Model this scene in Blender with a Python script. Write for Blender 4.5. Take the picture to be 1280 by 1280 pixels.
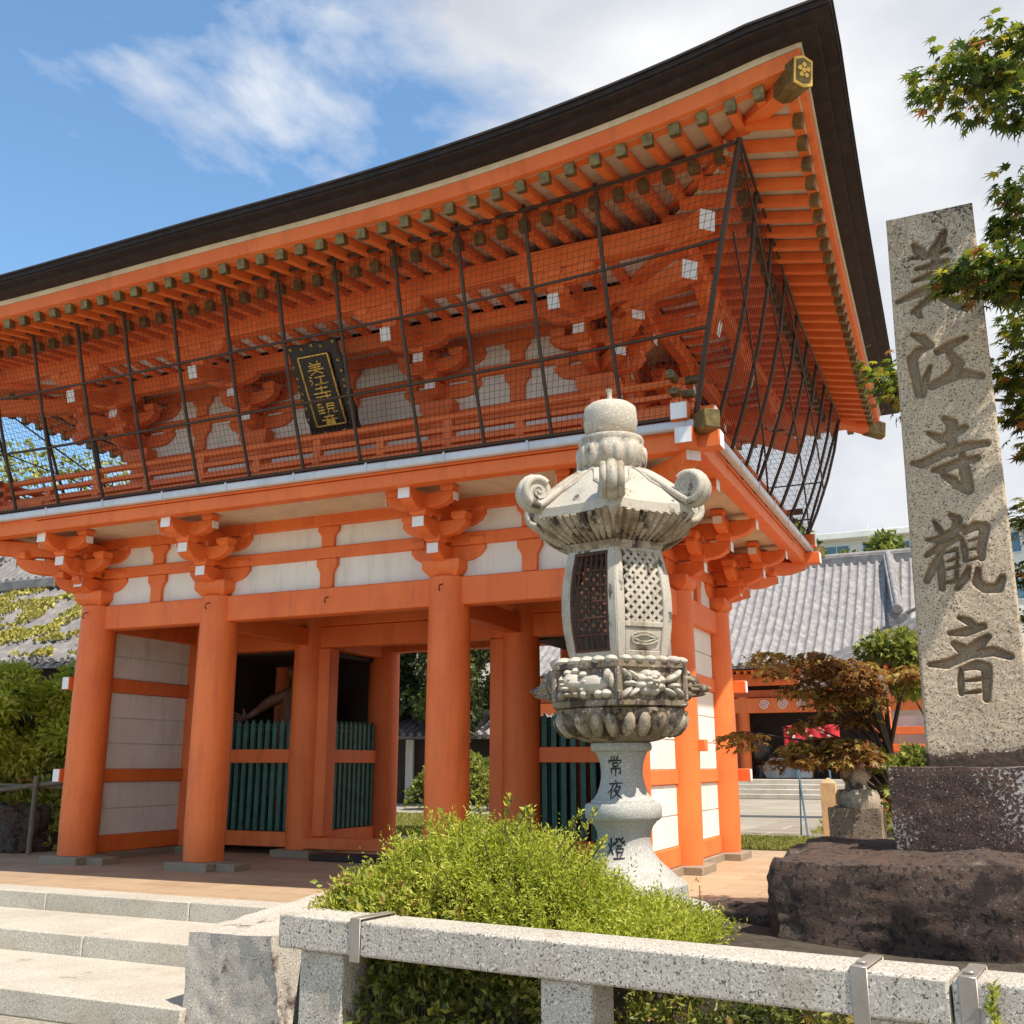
import bpy, bmesh, math, random
import numpy as np
from math import sin, cos, pi, radians, sqrt, atan2
from mathutils import Vector, Matrix

for o in list(bpy.data.objects):
    bpy.data.objects.remove(o, do_unlink=True)
S = bpy.context.scene
COL = S.collection
random.seed(7); rng = np.random.default_rng(11)

# ------------------------------------------------------------------ camera, sky, sun, exposure
cam_d = bpy.data.cameras.new('camera')
cam = bpy.data.objects.new('camera', cam_d); COL.objects.link(cam)
cam.location = (0, 0, 1.25)
cam.rotation_euler = (radians(90 + 13.9), 0, radians(24.5))
cam_d.sensor_width = 36.0; cam_d.lens = 36.0
cam_d.clip_start = 0.1; cam_d.clip_end = 3000
S.camera = cam

SUN_AZ, SUN_EL = radians(68.0), radians(58.5)      # azimuth from -Y towards +X
sun_dir = Vector((cos(SUN_EL) * sin(SUN_AZ), -cos(SUN_EL) * cos(SUN_AZ), sin(SUN_EL)))
sl = bpy.data.lights.new('sun', 'SUN'); sl.energy = 4.6; sl.angle = radians(0.5); sl.color = (1.0, 0.93, 0.82)
so = bpy.data.objects.new('sun', sl); COL.objects.link(so)
so.rotation_euler = sun_dir.to_track_quat('Z', 'Y').to_euler()
so.location = sun_dir * 60

W = bpy.data.worlds.new('World'); S.world = W; W.use_nodes = True
nt = W.node_tree; nt.nodes.clear()
def wn(t, **k):
    n = nt.nodes.new(t)
    for a, b in k.items(): setattr(n, a, b)
    return n
out = wn('ShaderNodeOutputWorld'); bg = wn('ShaderNodeBackground')
sky = wn('ShaderNodeTexSky', sky_type='NISHITA', sun_disc=False)
sky.sun_elevation = SUN_EL; sky.sun_rotation = atan2(sun_dir.x, sun_dir.y)
sky.air_density = 1.0; sky.dust_density = 0.3; sky.ozone_density = 1.0
tc = wn('ShaderNodeTexCoord'); mp = wn('ShaderNodeMapping')
mp.inputs['Scale'].default_value = (1.0, 1.0, 1.7)
mp.inputs['Location'].default_value = (0.9, 3.2, 1.7)
n1 = wn('ShaderNodeTexNoise'); n1.inputs['Scale'].default_value = 3.1; n1.inputs['Detail'].default_value = 9; n1.inputs['Roughness'].default_value = 0.55
n1.inputs['Distortion'].default_value = 0.25
sepx = wn('ShaderNodeSeparateXYZ')
# cloud cover grows towards the right of the view (azimuth) : clear blue in the upper left
dotn = wn('ShaderNodeVectorMath', operation='DOT_PRODUCT'); dotn.inputs[1].default_value = (0.78, 0.45, 0.22)
madd = wn('ShaderNodeMath', operation='MULTIPLY_ADD'); madd.inputs[1].default_value = 0.38; madd.inputs[2].default_value = 0.045
addc = wn('ShaderNodeMath', operation='ADD')
ramp = wn('ShaderNodeValToRGB')
ramp.color_ramp.elements[0].position = 0.50; ramp.color_ramp.elements[0].color = (0, 0, 0, 1)
ramp.color_ramp.elements[1].position = 0.63; ramp.color_ramp.elements[1].color = (1, 1, 1, 1)
n2 = wn('ShaderNodeTexNoise'); n2.inputs['Scale'].default_value = 3.4; n2.inputs['Detail'].default_value = 6
cr = wn('ShaderNodeValToRGB')
cr.color_ramp.elements[0].position = 0.35; cr.color_ramp.elements[0].color = (3.3, 3.5, 3.9, 1)
cr.color_ramp.elements[1].position = 0.62; cr.color_ramp.elements[1].color = (5.2, 5.25, 5.3, 1)
mix = wn('ShaderNodeMix', data_type='RGBA')
L = nt.links.new
L(tc.outputs['Generated'], mp.inputs['Vector']); L(mp.outputs['Vector'], n1.inputs['Vector']); L(mp.outputs['Vector'], n2.inputs['Vector'])
L(tc.outputs['Generated'], dotn.inputs[0]); L(dotn.outputs['Value'], madd.inputs[0])
L(madd.outputs[0], addc.inputs[0]); L(n1.outputs['Fac'], addc.inputs[1]); L(addc.outputs[0], ramp.inputs['Fac'])
L(n2.outputs['Fac'], cr.inputs['Fac'])
tint = wn('ShaderNodeMix', data_type='RGBA', blend_type='MULTIPLY'); tint.inputs['Factor'].default_value = 1.0; tint.inputs['B'].default_value = (1.02, 1.24, 1.28, 1)
L(sky.outputs['Color'], tint.inputs['A'])
L(ramp.outputs['Color'], mix.inputs['Factor']); L(tint.outputs['Result'], mix.inputs['A']); L(cr.outputs['Color'], mix.inputs['B'])
L(mix.outputs['Result'], bg.inputs['Color']); bg.inputs['Strength'].default_value = 0.125
L(bg.outputs['Background'], out.inputs['Surface'])

S.render.engine = 'CYCLES'
S.view_settings.view_transform = 'Standard'; S.view_settings.look = 'None'
S.view_settings.gamma = 1.0; S.view_settings.exposure = 0.62
S.cycles.max_bounces = 8; S.cycles.diffuse_bounces = 4; S.cycles.transparent_max_bounces = 8
S.cycles.use_denoising = True

# ------------------------------------------------------------------ helpers
def link(o):
    COL.objects.link(o); return o
def tag(o, label=None, cat=None, group=None, kind=None):
    if label: o['label'] = label
    if cat: o['category'] = cat
    if group: o['group'] = group
    if kind: o['kind'] = kind
    return o
def empty(name, loc, label=None, cat=None, group=None, kind=None):
    o = bpy.data.objects.new(name, None); link(o); o.location = loc; o.empty_display_size = 0.2
    return tag(o, label, cat, group, kind)
def attach(o, parent):
    o.parent = parent
    def wm(q):
        m = Matrix.Translation(q.location) if q.rotation_euler[:] == (0, 0, 0) else Matrix.LocRotScale(q.location, q.rotation_euler, q.scale)
        return (wm(q.parent) @ q.matrix_parent_inverse @ m) if q.parent else m
    o.matrix_parent_inverse = wm(parent).inverted()
    return o
def copy_tree(o, parent=None):
    c = o.copy(); COL.objects.link(c)
    if parent is not None: c.parent = parent
    for ch in [q for q in bpy.data.objects if q.parent == o]:
        copy_tree(ch, c)
    return c

class MB:
    def __init__(s): s.v = []; s.f = []; s.attr = None
    def add(s, vs, fs):
        n = len(s.v); s.v.extend([tuple(map(float, q)) for q in vs]); s.f.extend([tuple(i + n for i in q) for q in fs]); return s
    def box(s, a, b):
        x0, y0, z0 = a; x1, y1, z1 = b
        return s.add([(x0,y0,z0),(x1,y0,z0),(x1,y1,z0),(x0,y1,z0),(x0,y0,z1),(x1,y0,z1),(x1,y1,z1),(x0,y1,z1)],
                     [(0,3,2,1),(4,5,6,7),(0,1,5,4),(1,2,6,5),(2,3,7,6),(3,0,4,7)])
    def obox(s, c, ux, uy, uz):
        c, ux, uy, uz = map(Vector, (c, ux, uy, uz))
        P = [c+sx*ux+sy*uy+sz*uz for sz in (-1,1) for sx, sy in ((-1,-1),(1,-1),(1,1),(-1,1))]
        fl = ux.cross(uy).dot(uz) < 0
        F = [(0,3,2,1),(4,5,6,7),(0,1,5,4),(1,2,6,5),(2,3,7,6),(3,0,4,7)]
        return s.add(P, [q[::-1] for q in F] if fl else F)
    def beam(s, p, q, w, h, up=(0,0,1)):
        p, q = Vector(p), Vector(q); d = q-p; l = d.length; d.normalize()
        sd = d.cross(Vector(up)).normalized(); u = sd.cross(d)
        return s.obox((p+q)/2, d*l/2, sd*-w/2, u*h/2)
    def tube(s, pts, rad, n=10, caps=True):
        pts = [Vector(p) for p in pts]; m = len(pts)
        if not hasattr(rad, '__len__'): rad = [rad]*m
        V = []; ref = None
        for i, p in enumerate(pts):
            d = (pts[min(i+1, m-1)]-pts[max(i-1, 0)]).normalized()
            if ref is None: ref = d.orthogonal().normalized()
            else: ref = (ref-d*ref.dot(d)).normalized()
            b = d.cross(ref)
            V += [p+(ref*cos(2*pi*k/n)+b*sin(2*pi*k/n))*rad[i] for k in range(n)]
        F = [(i*n+k, i*n+(k+1)%n, (i+1)*n+(k+1)%n, (i+1)*n+k) for i in range(m-1) for k in range(n)]
        if caps: F += [tuple(range(n))[::-1], tuple((m-1)*n+k for k in range(n))]
        return s.add(V, F)
    def prism(s, prof, o, u, v, w):
        """profile [(a,b)] in plane u,v extruded by vector w (centred)"""
        o, u, v, w = map(Vector, (o, u, v, w)); n = len(prof)
        A = [o+u*a+v*b-w/2 for a, b in prof]; B = [q+w for q in A]
        fl = u.cross(v).dot(w) < 0
        F = [tuple(range(n))[::-1], tuple(n+k for k in range(n))]+[(k, (k+1) % n, n+(k+1) % n, n+k) for k in range(n)]
        ar = sum(prof[k][0]*prof[(k+1)%n][1]-prof[(k+1)%n][0]*prof[k][1] for k in range(n))
        if (ar < 0) != fl: F = [q[::-1] for q in F]
        return s.add(A+B, F)
    def lathe(s, prof, n=32, c=(0,0,0), fn=None, cap0=True, cap1=True):
        V = []
        for i, (r, z) in enumerate(prof):
            for k in range(n):
                a = 2*pi*k/n; rr = r if fn is None else fn(r, z, a, i)
                V.append((c[0]+rr*cos(a), c[1]+rr*sin(a), c[2]+z))
        m = len(prof)
        F = [(i*n+k, i*n+(k+1)%n, (i+1)*n+(k+1)%n, (i+1)*n+k) for i in range(m-1) for k in range(n)]
        if cap0: F.append(tuple(range(n))[::-1])
        if cap1: F.append(tuple((m-1)*n+k for k in range(n)))
        return s.add(V, F)
    def ring(s, R, o0, o1, z0, z1):
        """mitred rectangular frame round rect R=(x0,x1,y0,y1) between outward offsets o0<o1"""
        V = []
        for o in (o0, o1):
            for z in (z0, z1):
                V += [(R[0]-o, R[2]-o, z), (R[1]+o, R[2]-o, z), (R[1]+o, R[3]+o, z), (R[0]-o, R[3]+o, z)]
        F = []
        for k in range(4):
            j = (k+1) % 4
            F += [(8+k, 8+j, 12+j, 12+k), (j, k, 4+k, 4+j), (4+k, 12+k, 12+j, 4+j), (k, j, 8+j, 8+k)]
        return s.add(V, F)
    def grid(s, P, close=False):
        """P[i][j] points"""
        n, m = len(P), len(P[0]); V = [q for r in P for q in r]
        F = [(i*m+j, i*m+j+1, (i+1)*m+j+1, (i+1)*m+j) for i in range(n-1) for j in range(m-1)]
        return s.add(V, F)
    def xf(s, M):
        s.v = [tuple(M @ Vector(q)) for q in s.v]; return s
    def join(s, o):
        return s.add(o.v, o.f)
    def build(s, name, mat, parent=None, bevel=0, smooth=40, seg=1, recalc=False):
        me = bpy.data.meshes.new(name); me.from_pydata(s.v, [], s.f); me.update()
        if recalc:
            bm = bmesh.new(); bm.from_mesh(me); bmesh.ops.recalc_face_normals(bm, faces=bm.faces); bm.to_mesh(me); bm.free()
        me.materials.append(mat)
        if smooth:
            me.polygons.foreach_set('use_smooth', [True]*len(me.polygons)); me.set_sharp_from_angle(angle=radians(smooth))
        o = bpy.data.objects.new(name, me); link(o)
        if bevel:
            b = o.modifiers.new('bevel', 'BEVEL'); b.width = bevel; b.segments = seg; b.limit_method = 'ANGLE'; b.angle_limit = radians(35)
            b.harden_normals = False
        if parent is not None: attach(o, parent)
        return o

def np_mesh(name, V, F4, mat, parent=None, rnd=None, smooth=False):
    """V (n,3); F4 (m,k) uniform faces"""
    me = bpy.data.meshes.new(name); V = np.asarray(V, np.float32); F4 = np.asarray(F4, np.int32); m, k = F4.shape
    me.vertices.add(len(V)); me.vertices.foreach_set('co', V.ravel())
    me.loops.add(m*k); me.loops.foreach_set('vertex_index', F4.ravel())
    me.polygons.add(m); me.polygons.foreach_set('loop_start', np.arange(0, m*k, k, dtype=np.int32)); me.polygons.foreach_set('loop_total', np.full(m, k, np.int32))
    if rnd is not None:
        a = me.attributes.new('rnd', 'FLOAT', 'POINT'); a.data.foreach_set('value', np.asarray(rnd, np.float32))
    me.update(calc_edges=True); me.validate()
    if smooth: me.polygons.foreach_set('use_smooth', [True]*m)
    me.materials.append(mat)
    o = bpy.data.objects.new(name, me); link(o)
    if parent is not None: attach(o, parent)
    return o

# ------------------------------------------------------------------ materials
def new_mat(name):
    m = bpy.data.materials.new(name); m.use_nodes = True; t = m.node_tree; t.nodes.clear()
    o = t.nodes.new('ShaderNodeOutputMaterial'); b = t.nodes.new('ShaderNodeBsdfPrincipled'); t.links.new(b.outputs[0], o.inputs['Surface'])
    c = t.nodes.new('ShaderNodeTexCoord')
    return m, t, b, c.outputs['Object'], o
def noise(t, vec, scale, detail=4, rough=.55, dist=0, stretch=None):
    if stretch:
        mm = t.nodes.new('ShaderNodeMapping'); mm.inputs['Scale'].default_value = stretch; t.links.new(vec, mm.inputs['Vector']); vec = mm.outputs[0]
    n = t.nodes.new('ShaderNodeTexNoise'); n.inputs['Scale'].default_value = scale; n.inputs['Detail'].default_value = detail
    n.inputs['Roughness'].default_value = rough; n.inputs['Distortion'].default_value = dist
    t.links.new(vec, n.inputs['Vector']); return n.outputs['Fac']
def rampn(t, fac, stops):
    r = t.nodes.new('ShaderNodeValToRGB'); e = r.color_ramp.elements
    while len(e) < len(stops): e.new(.5)
    for q, (p, c) in zip(e, stops):
        q.position = p; q.color = (c if hasattr(c, '__len__') else (c, c, c))[:3]+(1,) if hasattr(c, '__len__') else (c, c, c, 1)
    t.links.new(fac, r.inputs['Fac']); return r.outputs['Color']
def mixc(t, fac, a, b, mode='MIX'):
    m = t.nodes.new('ShaderNodeMix'); m.data_type = 'RGBA'; m.blend_type = mode
    for k, x in (('Factor', fac), ('A', a), ('B', b)):
        if hasattr(x, 'is_output') or isinstance(x, bpy.types.NodeSocket): t.links.new(x, m.inputs[k])
        elif k == 'Factor': m.inputs[k].default_value = x
        else: m.inputs[k].default_value = tuple(x)[:3]+(1,)
    return m.outputs['Result']
def bump(t, b, h, strength=.3, dist=.01):
    n = t.nodes.new('ShaderNodeBump'); n.inputs['Strength'].default_value = strength; n.inputs['Distance'].default_value = dist
    t.links.new(h, n.inputs['Height']); t.links.new(n.outputs[0], b.inputs['Normal'])
def setc(t, b, c):
    if isinstance(c, bpy.types.NodeSocket): t.links.new(c, b.inputs['Base Color'])
    else: b.inputs['Base Color'].default_value = tuple(c)[:3]+(1,)

def paint(name, c, c2, rough=.5, scale=2.2, metal=0, bs=.12, spots=None):
    m, t, b, v, o = new_mat(name)
    n = noise(t, v, scale, 6, .6); col = rampn(t, n, [(.3, c2), (.62, c)])
    f = noise(t, v, 60, 3, .6)
    st = noise(t, v, 5, 5, .65, 0, (1, 1, .18))
    col = mixc(t, rampn(t, st, [(.52, 0.0), (.72, .45)]), col, tuple(x*.62 for x in c2))
    gr = noise(t, v, 26, 4, .7, .4, (1, 1, .05))
    col = mixc(t, rampn(t, gr, [(.60, 0.), (.68, .30)]), col, tuple(x*.55 for x in c2))
    if spots: col = mixc(t, rampn(t, noise(t, v, spots[1], 3), [(spots[2], 0.), (spots[2]+.05, 1.)]), col, spots[0])
    setc(t, b, col); b.inputs['Roughness'].default_value = rough; b.inputs['Metallic'].default_value = metal
    bump(t, b, f, bs, .004)
    return m
def speckle(name, c, specks, rough=.75, s=1.0, stain=None, bs=.35, big=1.6):
    """granite: base colour, list of (colour, scale, threshold, width)"""
    m, t, b, v, o = new_mat(name)
    col = rampn(t, noise(t, v, big, 5, .6), [(.3, tuple(x*.84 for x in c)), (.7, tuple(min(1, x*1.1) for x in c))])
    for (sc, scale, th, w) in specks:
        col = mixc(t, rampn(t, noise(t, v, scale*s, 2, .55), [(th, 0.), (th+w, 1.)]), col, sc)
    if stain:
        for (sc, scale, th, w, stretch) in stain:
            a = noise(t, v, scale, 7, .68, .3, stretch); col = mixc(t, rampn(t, a, [(th, 0.), (th+w, .92)]), col, sc)
    setc(t, b, col); b.inputs['Roughness'].default_value = rough
    bump(t, b, noise(t, v, 85*s, 4, .7), bs, .006)
    return m
def leafmat(name, stops, trans=.35, rough=.5):
    m, t, b, v, o = new_mat(name)
    a = t.nodes.new('ShaderNodeAttribute'); a.attribute_name = 'rnd'
    col = rampn(t, a.outputs['Fac'], stops); setc(t, b, col); b.inputs['Roughness'].default_value = rough
    tr = t.nodes.new('ShaderNodeBsdfTranslucent'); t.links.new(col, tr.inputs['Color'])
    ms = t.nodes.new('ShaderNodeMixShader'); ms.inputs[0].default_value = trans
    t.links.new(b.outputs[0], ms.inputs[1]); t.links.new(tr.outputs[0], ms.inputs[2]); t.links.new(ms.outputs[0], o.inputs['Surface'])
    return m

M = {}
M['verm'] = paint('vermilion_paint', (.80, .180, .036), (.70, .130, .024), .58, 1.3, bs=.2)
M['white'] = paint('white_plaster', (.78, .74, .68), (.68, .64, .58), .8, 1.4, bs=.2)
M['tipwhite'] = paint('white_paint', (.82, .82, .82), (.74, .74, .75), .6)
M['cream'] = paint('cream_board', (.66, .54, .38), (.56, .44, .30), .7, 3)
M['gold_old'] = paint('aged_gilt', (.24, .17, .06), (.10, .07, .03), .45, 14, .55, .3)
M['gold'] = paint('gilt', (.80, .52, .12), (.62, .38, .08), .35, 9, .75, .2)
M['gutter'] = paint('painted_gutter', (.60, .62, .66), (.52, .54, .58), .4, 2.5)
M['pipe'] = paint('rusty_steel_pipe', (.060, .034, .022), (.035, .022, .016), .55, 9, .2, .3)
M['wire'] = paint('black_wire', (.02, .016, .013), (.014, .011, .01), .6, 5)
M['picket'] = paint('green_picket_paint', (.042, .135, .10), (.02, .07, .055), .6, 6, bs=.3)
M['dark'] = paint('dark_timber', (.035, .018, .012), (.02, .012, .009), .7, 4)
M['black'] = paint('black_lacquer', (.012, .010, .010), (.008, .007, .007), .35, 4)
M['iron'] = paint('rusty_iron', (.10, .035, .018), (.035, .016, .012), .7, 25, .2, .4)
M['ink'] = paint('black_ink', (.012, .012, .013), (.02, .02, .02), .6, 8)
M['brass'] = paint('brass', (.5, .36, .14), (.36, .25, .1), .35, 9, .8)
M['strap'] = paint('dull_metal_strap', (.34, .30, .265), (.26, .225, .19), .42, 6, .35, .2)
M['rail_wood'] = paint('old_bamboo', (.17, .13, .09), (.10, .075, .05), .7, 6)
M['bark'] = paint('tree_bark', (.085, .06, .042), (.045, .032, .024), .9, 9, bs=.8)
M['statue'] = paint('faded_statue_paint', (.22, .11, .065), (.12, .05, .032), .6, 9)
M['concrete'] = paint('pale_concrete', (.74, .72, .66), (.62, .6, .54), .8, 1)
M['glass'] = paint('window_glass', (.10, .18, .24), (.06, .11, .16), .12, .8)
M['red_cloth'] = paint('red_cloth', (.66, .035, .05), (.55, .025, .04), .75, 3)
M['pink_cloth'] = paint('pale_pink_cloth', (.74, .42, .42), (.66, .34, .34), .8, 3)
M['palewood'] = paint('pale_post_wood', (.50, .36, .19), (.38, .26, .13), .8, 9)

def barkroof():
    m, t, b, v, o = new_mat('layered_bark_roofing')
    n = noise(t, v, 9, 6, .65); f = noise(t, v, 70, 3)
    setc(t, b, rampn(t, n, [(.3, (.010, .006, .005)), (.5, (.019, .011, .009)), (.72, (.036, .022, .018))]))
    b.inputs['Roughness'].default_value = .8; bump(t, b, f, .5, .01)
    return m
M['thatch'] = barkroof()
M['granite'] = speckle('speckled_granite', (.47, .42, .355), [((.66, .61, .53), 70, .56, .08), ((.26, .23, .20), 120, .56, .05), ((.10, .085, .075), 78, .60, .04)],
                       s=1.0, stain=[((.27, .21, .14), 1.9, .55, .2, None), ((.10, .07, .05), 6, .66, .06, None)])
M['granite_fine'] = speckle('pale_step_granite', (.45, .405, .335), [((.18, .15, .12), 110, .58, .06), ((.66, .6, .5), 80, .58, .08)],
                       stain=[((.33, .27, .18), 1.1, .52, .2, None), ((.20, .16, .11), 4, .62, .1, None), ((.17, .19, .12), 2.1, .64, .1, None)])
M['cheek'] = speckle('rough_granite', (.50, .44, .37), [((.16, .14, .12), 90, .58, .06), ((.66, .6, .52), 60, .6, .06)], bs=.8,
                       stain=[((.07, .04, .03), 2.6, .58, .07, (1, 1, .6))])
M['lantern'] = speckle('weathered_lantern_stone', (.44, .39, .315), [((.32, .28, .22), 110, .57, .07), ((.66, .62, .55), 80, .6, .06)], bs=.5,
                       stain=[((.20, .15, .09), 5, .57, .13, (1, 1, .5)), ((.045, .028, .02), 7.5, .60, .07, (1, 1, .42))])
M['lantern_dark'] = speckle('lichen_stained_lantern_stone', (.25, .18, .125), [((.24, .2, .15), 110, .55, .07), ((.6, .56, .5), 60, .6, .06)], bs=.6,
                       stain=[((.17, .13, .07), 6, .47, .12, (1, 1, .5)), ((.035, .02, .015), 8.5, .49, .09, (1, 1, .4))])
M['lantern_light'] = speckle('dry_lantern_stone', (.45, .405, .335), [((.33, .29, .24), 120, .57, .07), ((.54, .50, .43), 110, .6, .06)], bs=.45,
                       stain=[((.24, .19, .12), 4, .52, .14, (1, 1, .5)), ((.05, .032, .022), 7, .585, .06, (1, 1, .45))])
M['stem'] = speckle('grey_lantern_granite', (.37, .35, .315), [((.25, .24, .23), 150, .56, .06), ((.58, .56, .53), 120, .58, .06)], bs=.35,
                       stain=[((.30, .25, .17), 3, .60, .14, None)])
M['rock'] = speckle('dark_mossy_rock', (.070, .042, .030), [((.14, .11, .08), 60, .62, .05), ((.02, .012, .009), 34, .55, .06)], bs=1.0, rough=.92, big=4,
                       stain=[((.20, .165, .12), 1.5, .56, .07, None), ((.095, .05, .03), 2.6, .56, .1, None), ((.016, .009, .007), 3.6, .54, .07, None)])
M['block'] = speckle('lichen_covered_block', (.070, .037, .027), [((.024, .014, .011), 60, .54, .06), ((.30, .26, .23), 90, .64, .035)], bs=.8, rough=.9, big=3,
                       stain=[((.03, .016, .012), 2.2, .58, .12, None)])
def lichen_mask():
    m = M['block']; t = m.node_tree; b = [n for n in t.nodes if n.type == 'BSDF_PRINCIPLED'][0]; v = [n for n in t.nodes if n.type == 'TEX_COORD'][0].outputs['Object']
    src = b.inputs['Base Color'].links[0].from_socket
    big = noise(t, v, 2.0, 5, .6); fine = noise(t, v, 55, 3, .6)
    a = t.nodes.new('ShaderNodeMath'); a.operation = 'ADD'; t.links.new(big, a.inputs[0]); t.links.new(fine, a.inputs[1])
    h = t.nodes.new('ShaderNodeMapRange'); h.inputs[1].default_value = 1.10; h.inputs[2].default_value = 1.20; h.inputs[3].default_value = 0; h.inputs[4].default_value = .7; t.links.new(a.outputs[0], h.inputs[0])
    t.links.new(mixc(t, h.outputs[0], src, (.50, .46, .42)), b.inputs['Base Color'])
lichen_mask()
M['brownstone'] = speckle('brown_stone', (.21, .15, .10), [((.06, .04, .03), 55, .57, .06), ((.3, .25, .2), 70, .6, .05)], bs=.8, rough=.9,
                       stain=[((.07, .05, .035), 3, .55, .12, None)])
M['plinth'] = speckle('plinth_stone', (.28, .215, .15), [((.12, .1, .08), 90, .58, .06)], bs=.3)

def tilemat(name, dark=1.0):
    m, t, b, v, o = new_mat(name)
    n = noise(t, v, 1.0, 5, .6); n2 = noise(t, v, 3.2, 3, .6)
    c = rampn(t, n2, [(.32, (.15*dark, .138*dark, .138*dark)), (.5, (.215*dark, .20*dark, .198*dark)), (.68, (.30*dark, .28*dark, .268*dark))])
    c = mixc(t, rampn(t, n, [(.52, 0.), (.72, .5)]), c, (.16*dark, .15*dark, .16*dark))
    setc(t, b, c); b.inputs['Roughness'].default_value = .7
    return m
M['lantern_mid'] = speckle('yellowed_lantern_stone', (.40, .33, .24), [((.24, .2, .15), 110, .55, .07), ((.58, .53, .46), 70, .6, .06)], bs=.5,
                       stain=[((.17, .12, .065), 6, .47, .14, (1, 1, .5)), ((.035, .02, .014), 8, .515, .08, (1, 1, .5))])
M['tile'] = tilemat('grey_roof_tile'); M['tile_dark'] = tilemat('dark_roof_tile', .7)

def paving():
    m, t, b, v, o = new_mat('brown_paving_tile')
    br = t.nodes.new('ShaderNodeTexBrick'); br.inputs['Scale'].default_value = 1.0; br.inputs['Brick Width'].default_value = .9; br.inputs['Row Height'].default_value = .45
    br.inputs['Mortar Size'].default_value = .006; br.inputs['Mortar Smooth'].default_value = .2; br.inputs['Bias'].default_value = .1
    br.inputs['Color1'].default_value = (.42, .29, .175, 1); br.inputs['Color2'].default_value = (.33, .22, .13, 1); br.inputs['Mortar'].default_value = (.14, .10, .07, 1)
    t.links.new(v, br.inputs['Vector'])
    st = noise(t, v, 1.2, 6, .65); st2 = noise(t, v, 5, 5, .7)
    c = mixc(t, rampn(t, st, [(.4, 0.), (.7, .45)]), br.outputs['Color'], (.50, .38, .25))
    c = mixc(t, rampn(t, st2, [(.55, 0.), (.75, .4)]), c, (.22, .14, .09))
    setc(t, b, c); b.inputs['Roughness'].default_value = .6
    bump(t, b, br.outputs['Fac'], -.5, .004)
    return m
M['paving'] = paving()
def courtmat():
    m, t, b, v, o = new_mat('court_gravel')
    n = noise(t, v, 26, 5, .7); n2 = noise(t, v, .5, 5, .6)
    c = rampn(t, n, [(.35, (.17, .145, .11)), (.62, (.34, .30, .24))]); c = mixc(t, rampn(t, n2, [(.42, 0.), (.62, .6)]), c, (.37, .33, .265))
    setc(t, b, c); b.inputs['Roughness'].default_value = .95; bump(t, b, n, .6, .02); return m
M['court'] = courtmat()
def soilmat():
    m, t, b, v, o = new_mat('bed_soil')
    n = noise(t, v, 14, 6, .7); setc(t, b, rampn(t, n, [(.3, (.03, .022, .015)), (.7, (.10, .075, .05))])); b.inputs['Roughness'].default_value = .95
    bump(t, b, n, 1, .04); return m
M['soil'] = soilmat()
def slabmat():
    m, t, b, v, o = new_mat('stone_slab_path')
    br = t.nodes.new('ShaderNodeTexBrick'); br.inputs['Scale'].default_value = 1; br.inputs['Brick Width'].default_value = 1.6; br.inputs['Row Height'].default_value = 1.1
    br.inputs['Mortar Size'].default_value = .03
    br.inputs['Color1'].default_value = (.25, .205, .165, 1); br.inputs['Color2'].default_value = (.20, .165, .13, 1); br.inputs['Mortar'].default_value = (.38, .34, .27, 1)
    t.links.new(v, br.inputs['Vector']); n = noise(t, v, 8, 6, .7)
    setc(t, b, mixc(t, rampn(t, n, [(.45, 0.), (.7, .6)]), br.outputs['Color'], (.32, .275, .215))); b.inputs['Roughness'].default_value = .9; return m
M['slab'] = slabmat()

M['leaf_bush'] = leafmat('fern_leaf', [(0, (.26, .15, .05)), (.03, (.10, .15, .012)), (.4, (.36, .42, .03)), (.8, (.56, .57, .07)), (1, (.68, .64, .14))], .48)
M['leaf_azalea'] = leafmat('azalea_leaf', [(0, (.085, .11, .015)), (.45, (.26, .29, .035)), (.85, (.44, .40, .07)), (1, (.36, .19, .05))], .35)
M['leaf_hedge'] = leafmat('hedge_leaf', [(0, (.03, .05, .008)), (.5, (.13, .15, .02)), (.85, (.33, .31, .05)), (1, (.34, .17, .05))], .3)
M['leaf_tree'] = leafmat('tree_leaf', [(0, (.025, .045, .010)), (.6, (.08, .11, .02)), (1, (.24, .26, .05))], .3)
M['leaf_bright'] = leafmat('sunny_tree_leaf', [(0, (.07, .10, .02)), (.5, (.21, .25, .04)), (1, (.46, .44, .09))], .4)
M['leaf_maple'] = leafmat('maple_leaf', [(0, (.022, .05, .012)), (.5, (.075, .12, .02)), (.80, (.30, .32, .03)), (.96, (.50, .44, .05)), (1, (.34, .14, .04))], .48)
M['leaf_red'] = leafmat('red_maple_leaf', [(0, (.09, .038, .012)), (.45, (.24, .105, .028)), (.8, (.38, .24, .05)), (1, (.44, .42, .08))], .45)
M['grass'] = leafmat('grass_blade', [(0, (.16, .18, .03)), (.5, (.32, .33, .06)), (1, (.52, .48, .14))], .3)
M['moss'] = leafmat('roof_moss', [(0, (.20, .18, .03)), (.5, (.36, .32, .06)), (1, (.5, .44, .11))], .2)

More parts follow.
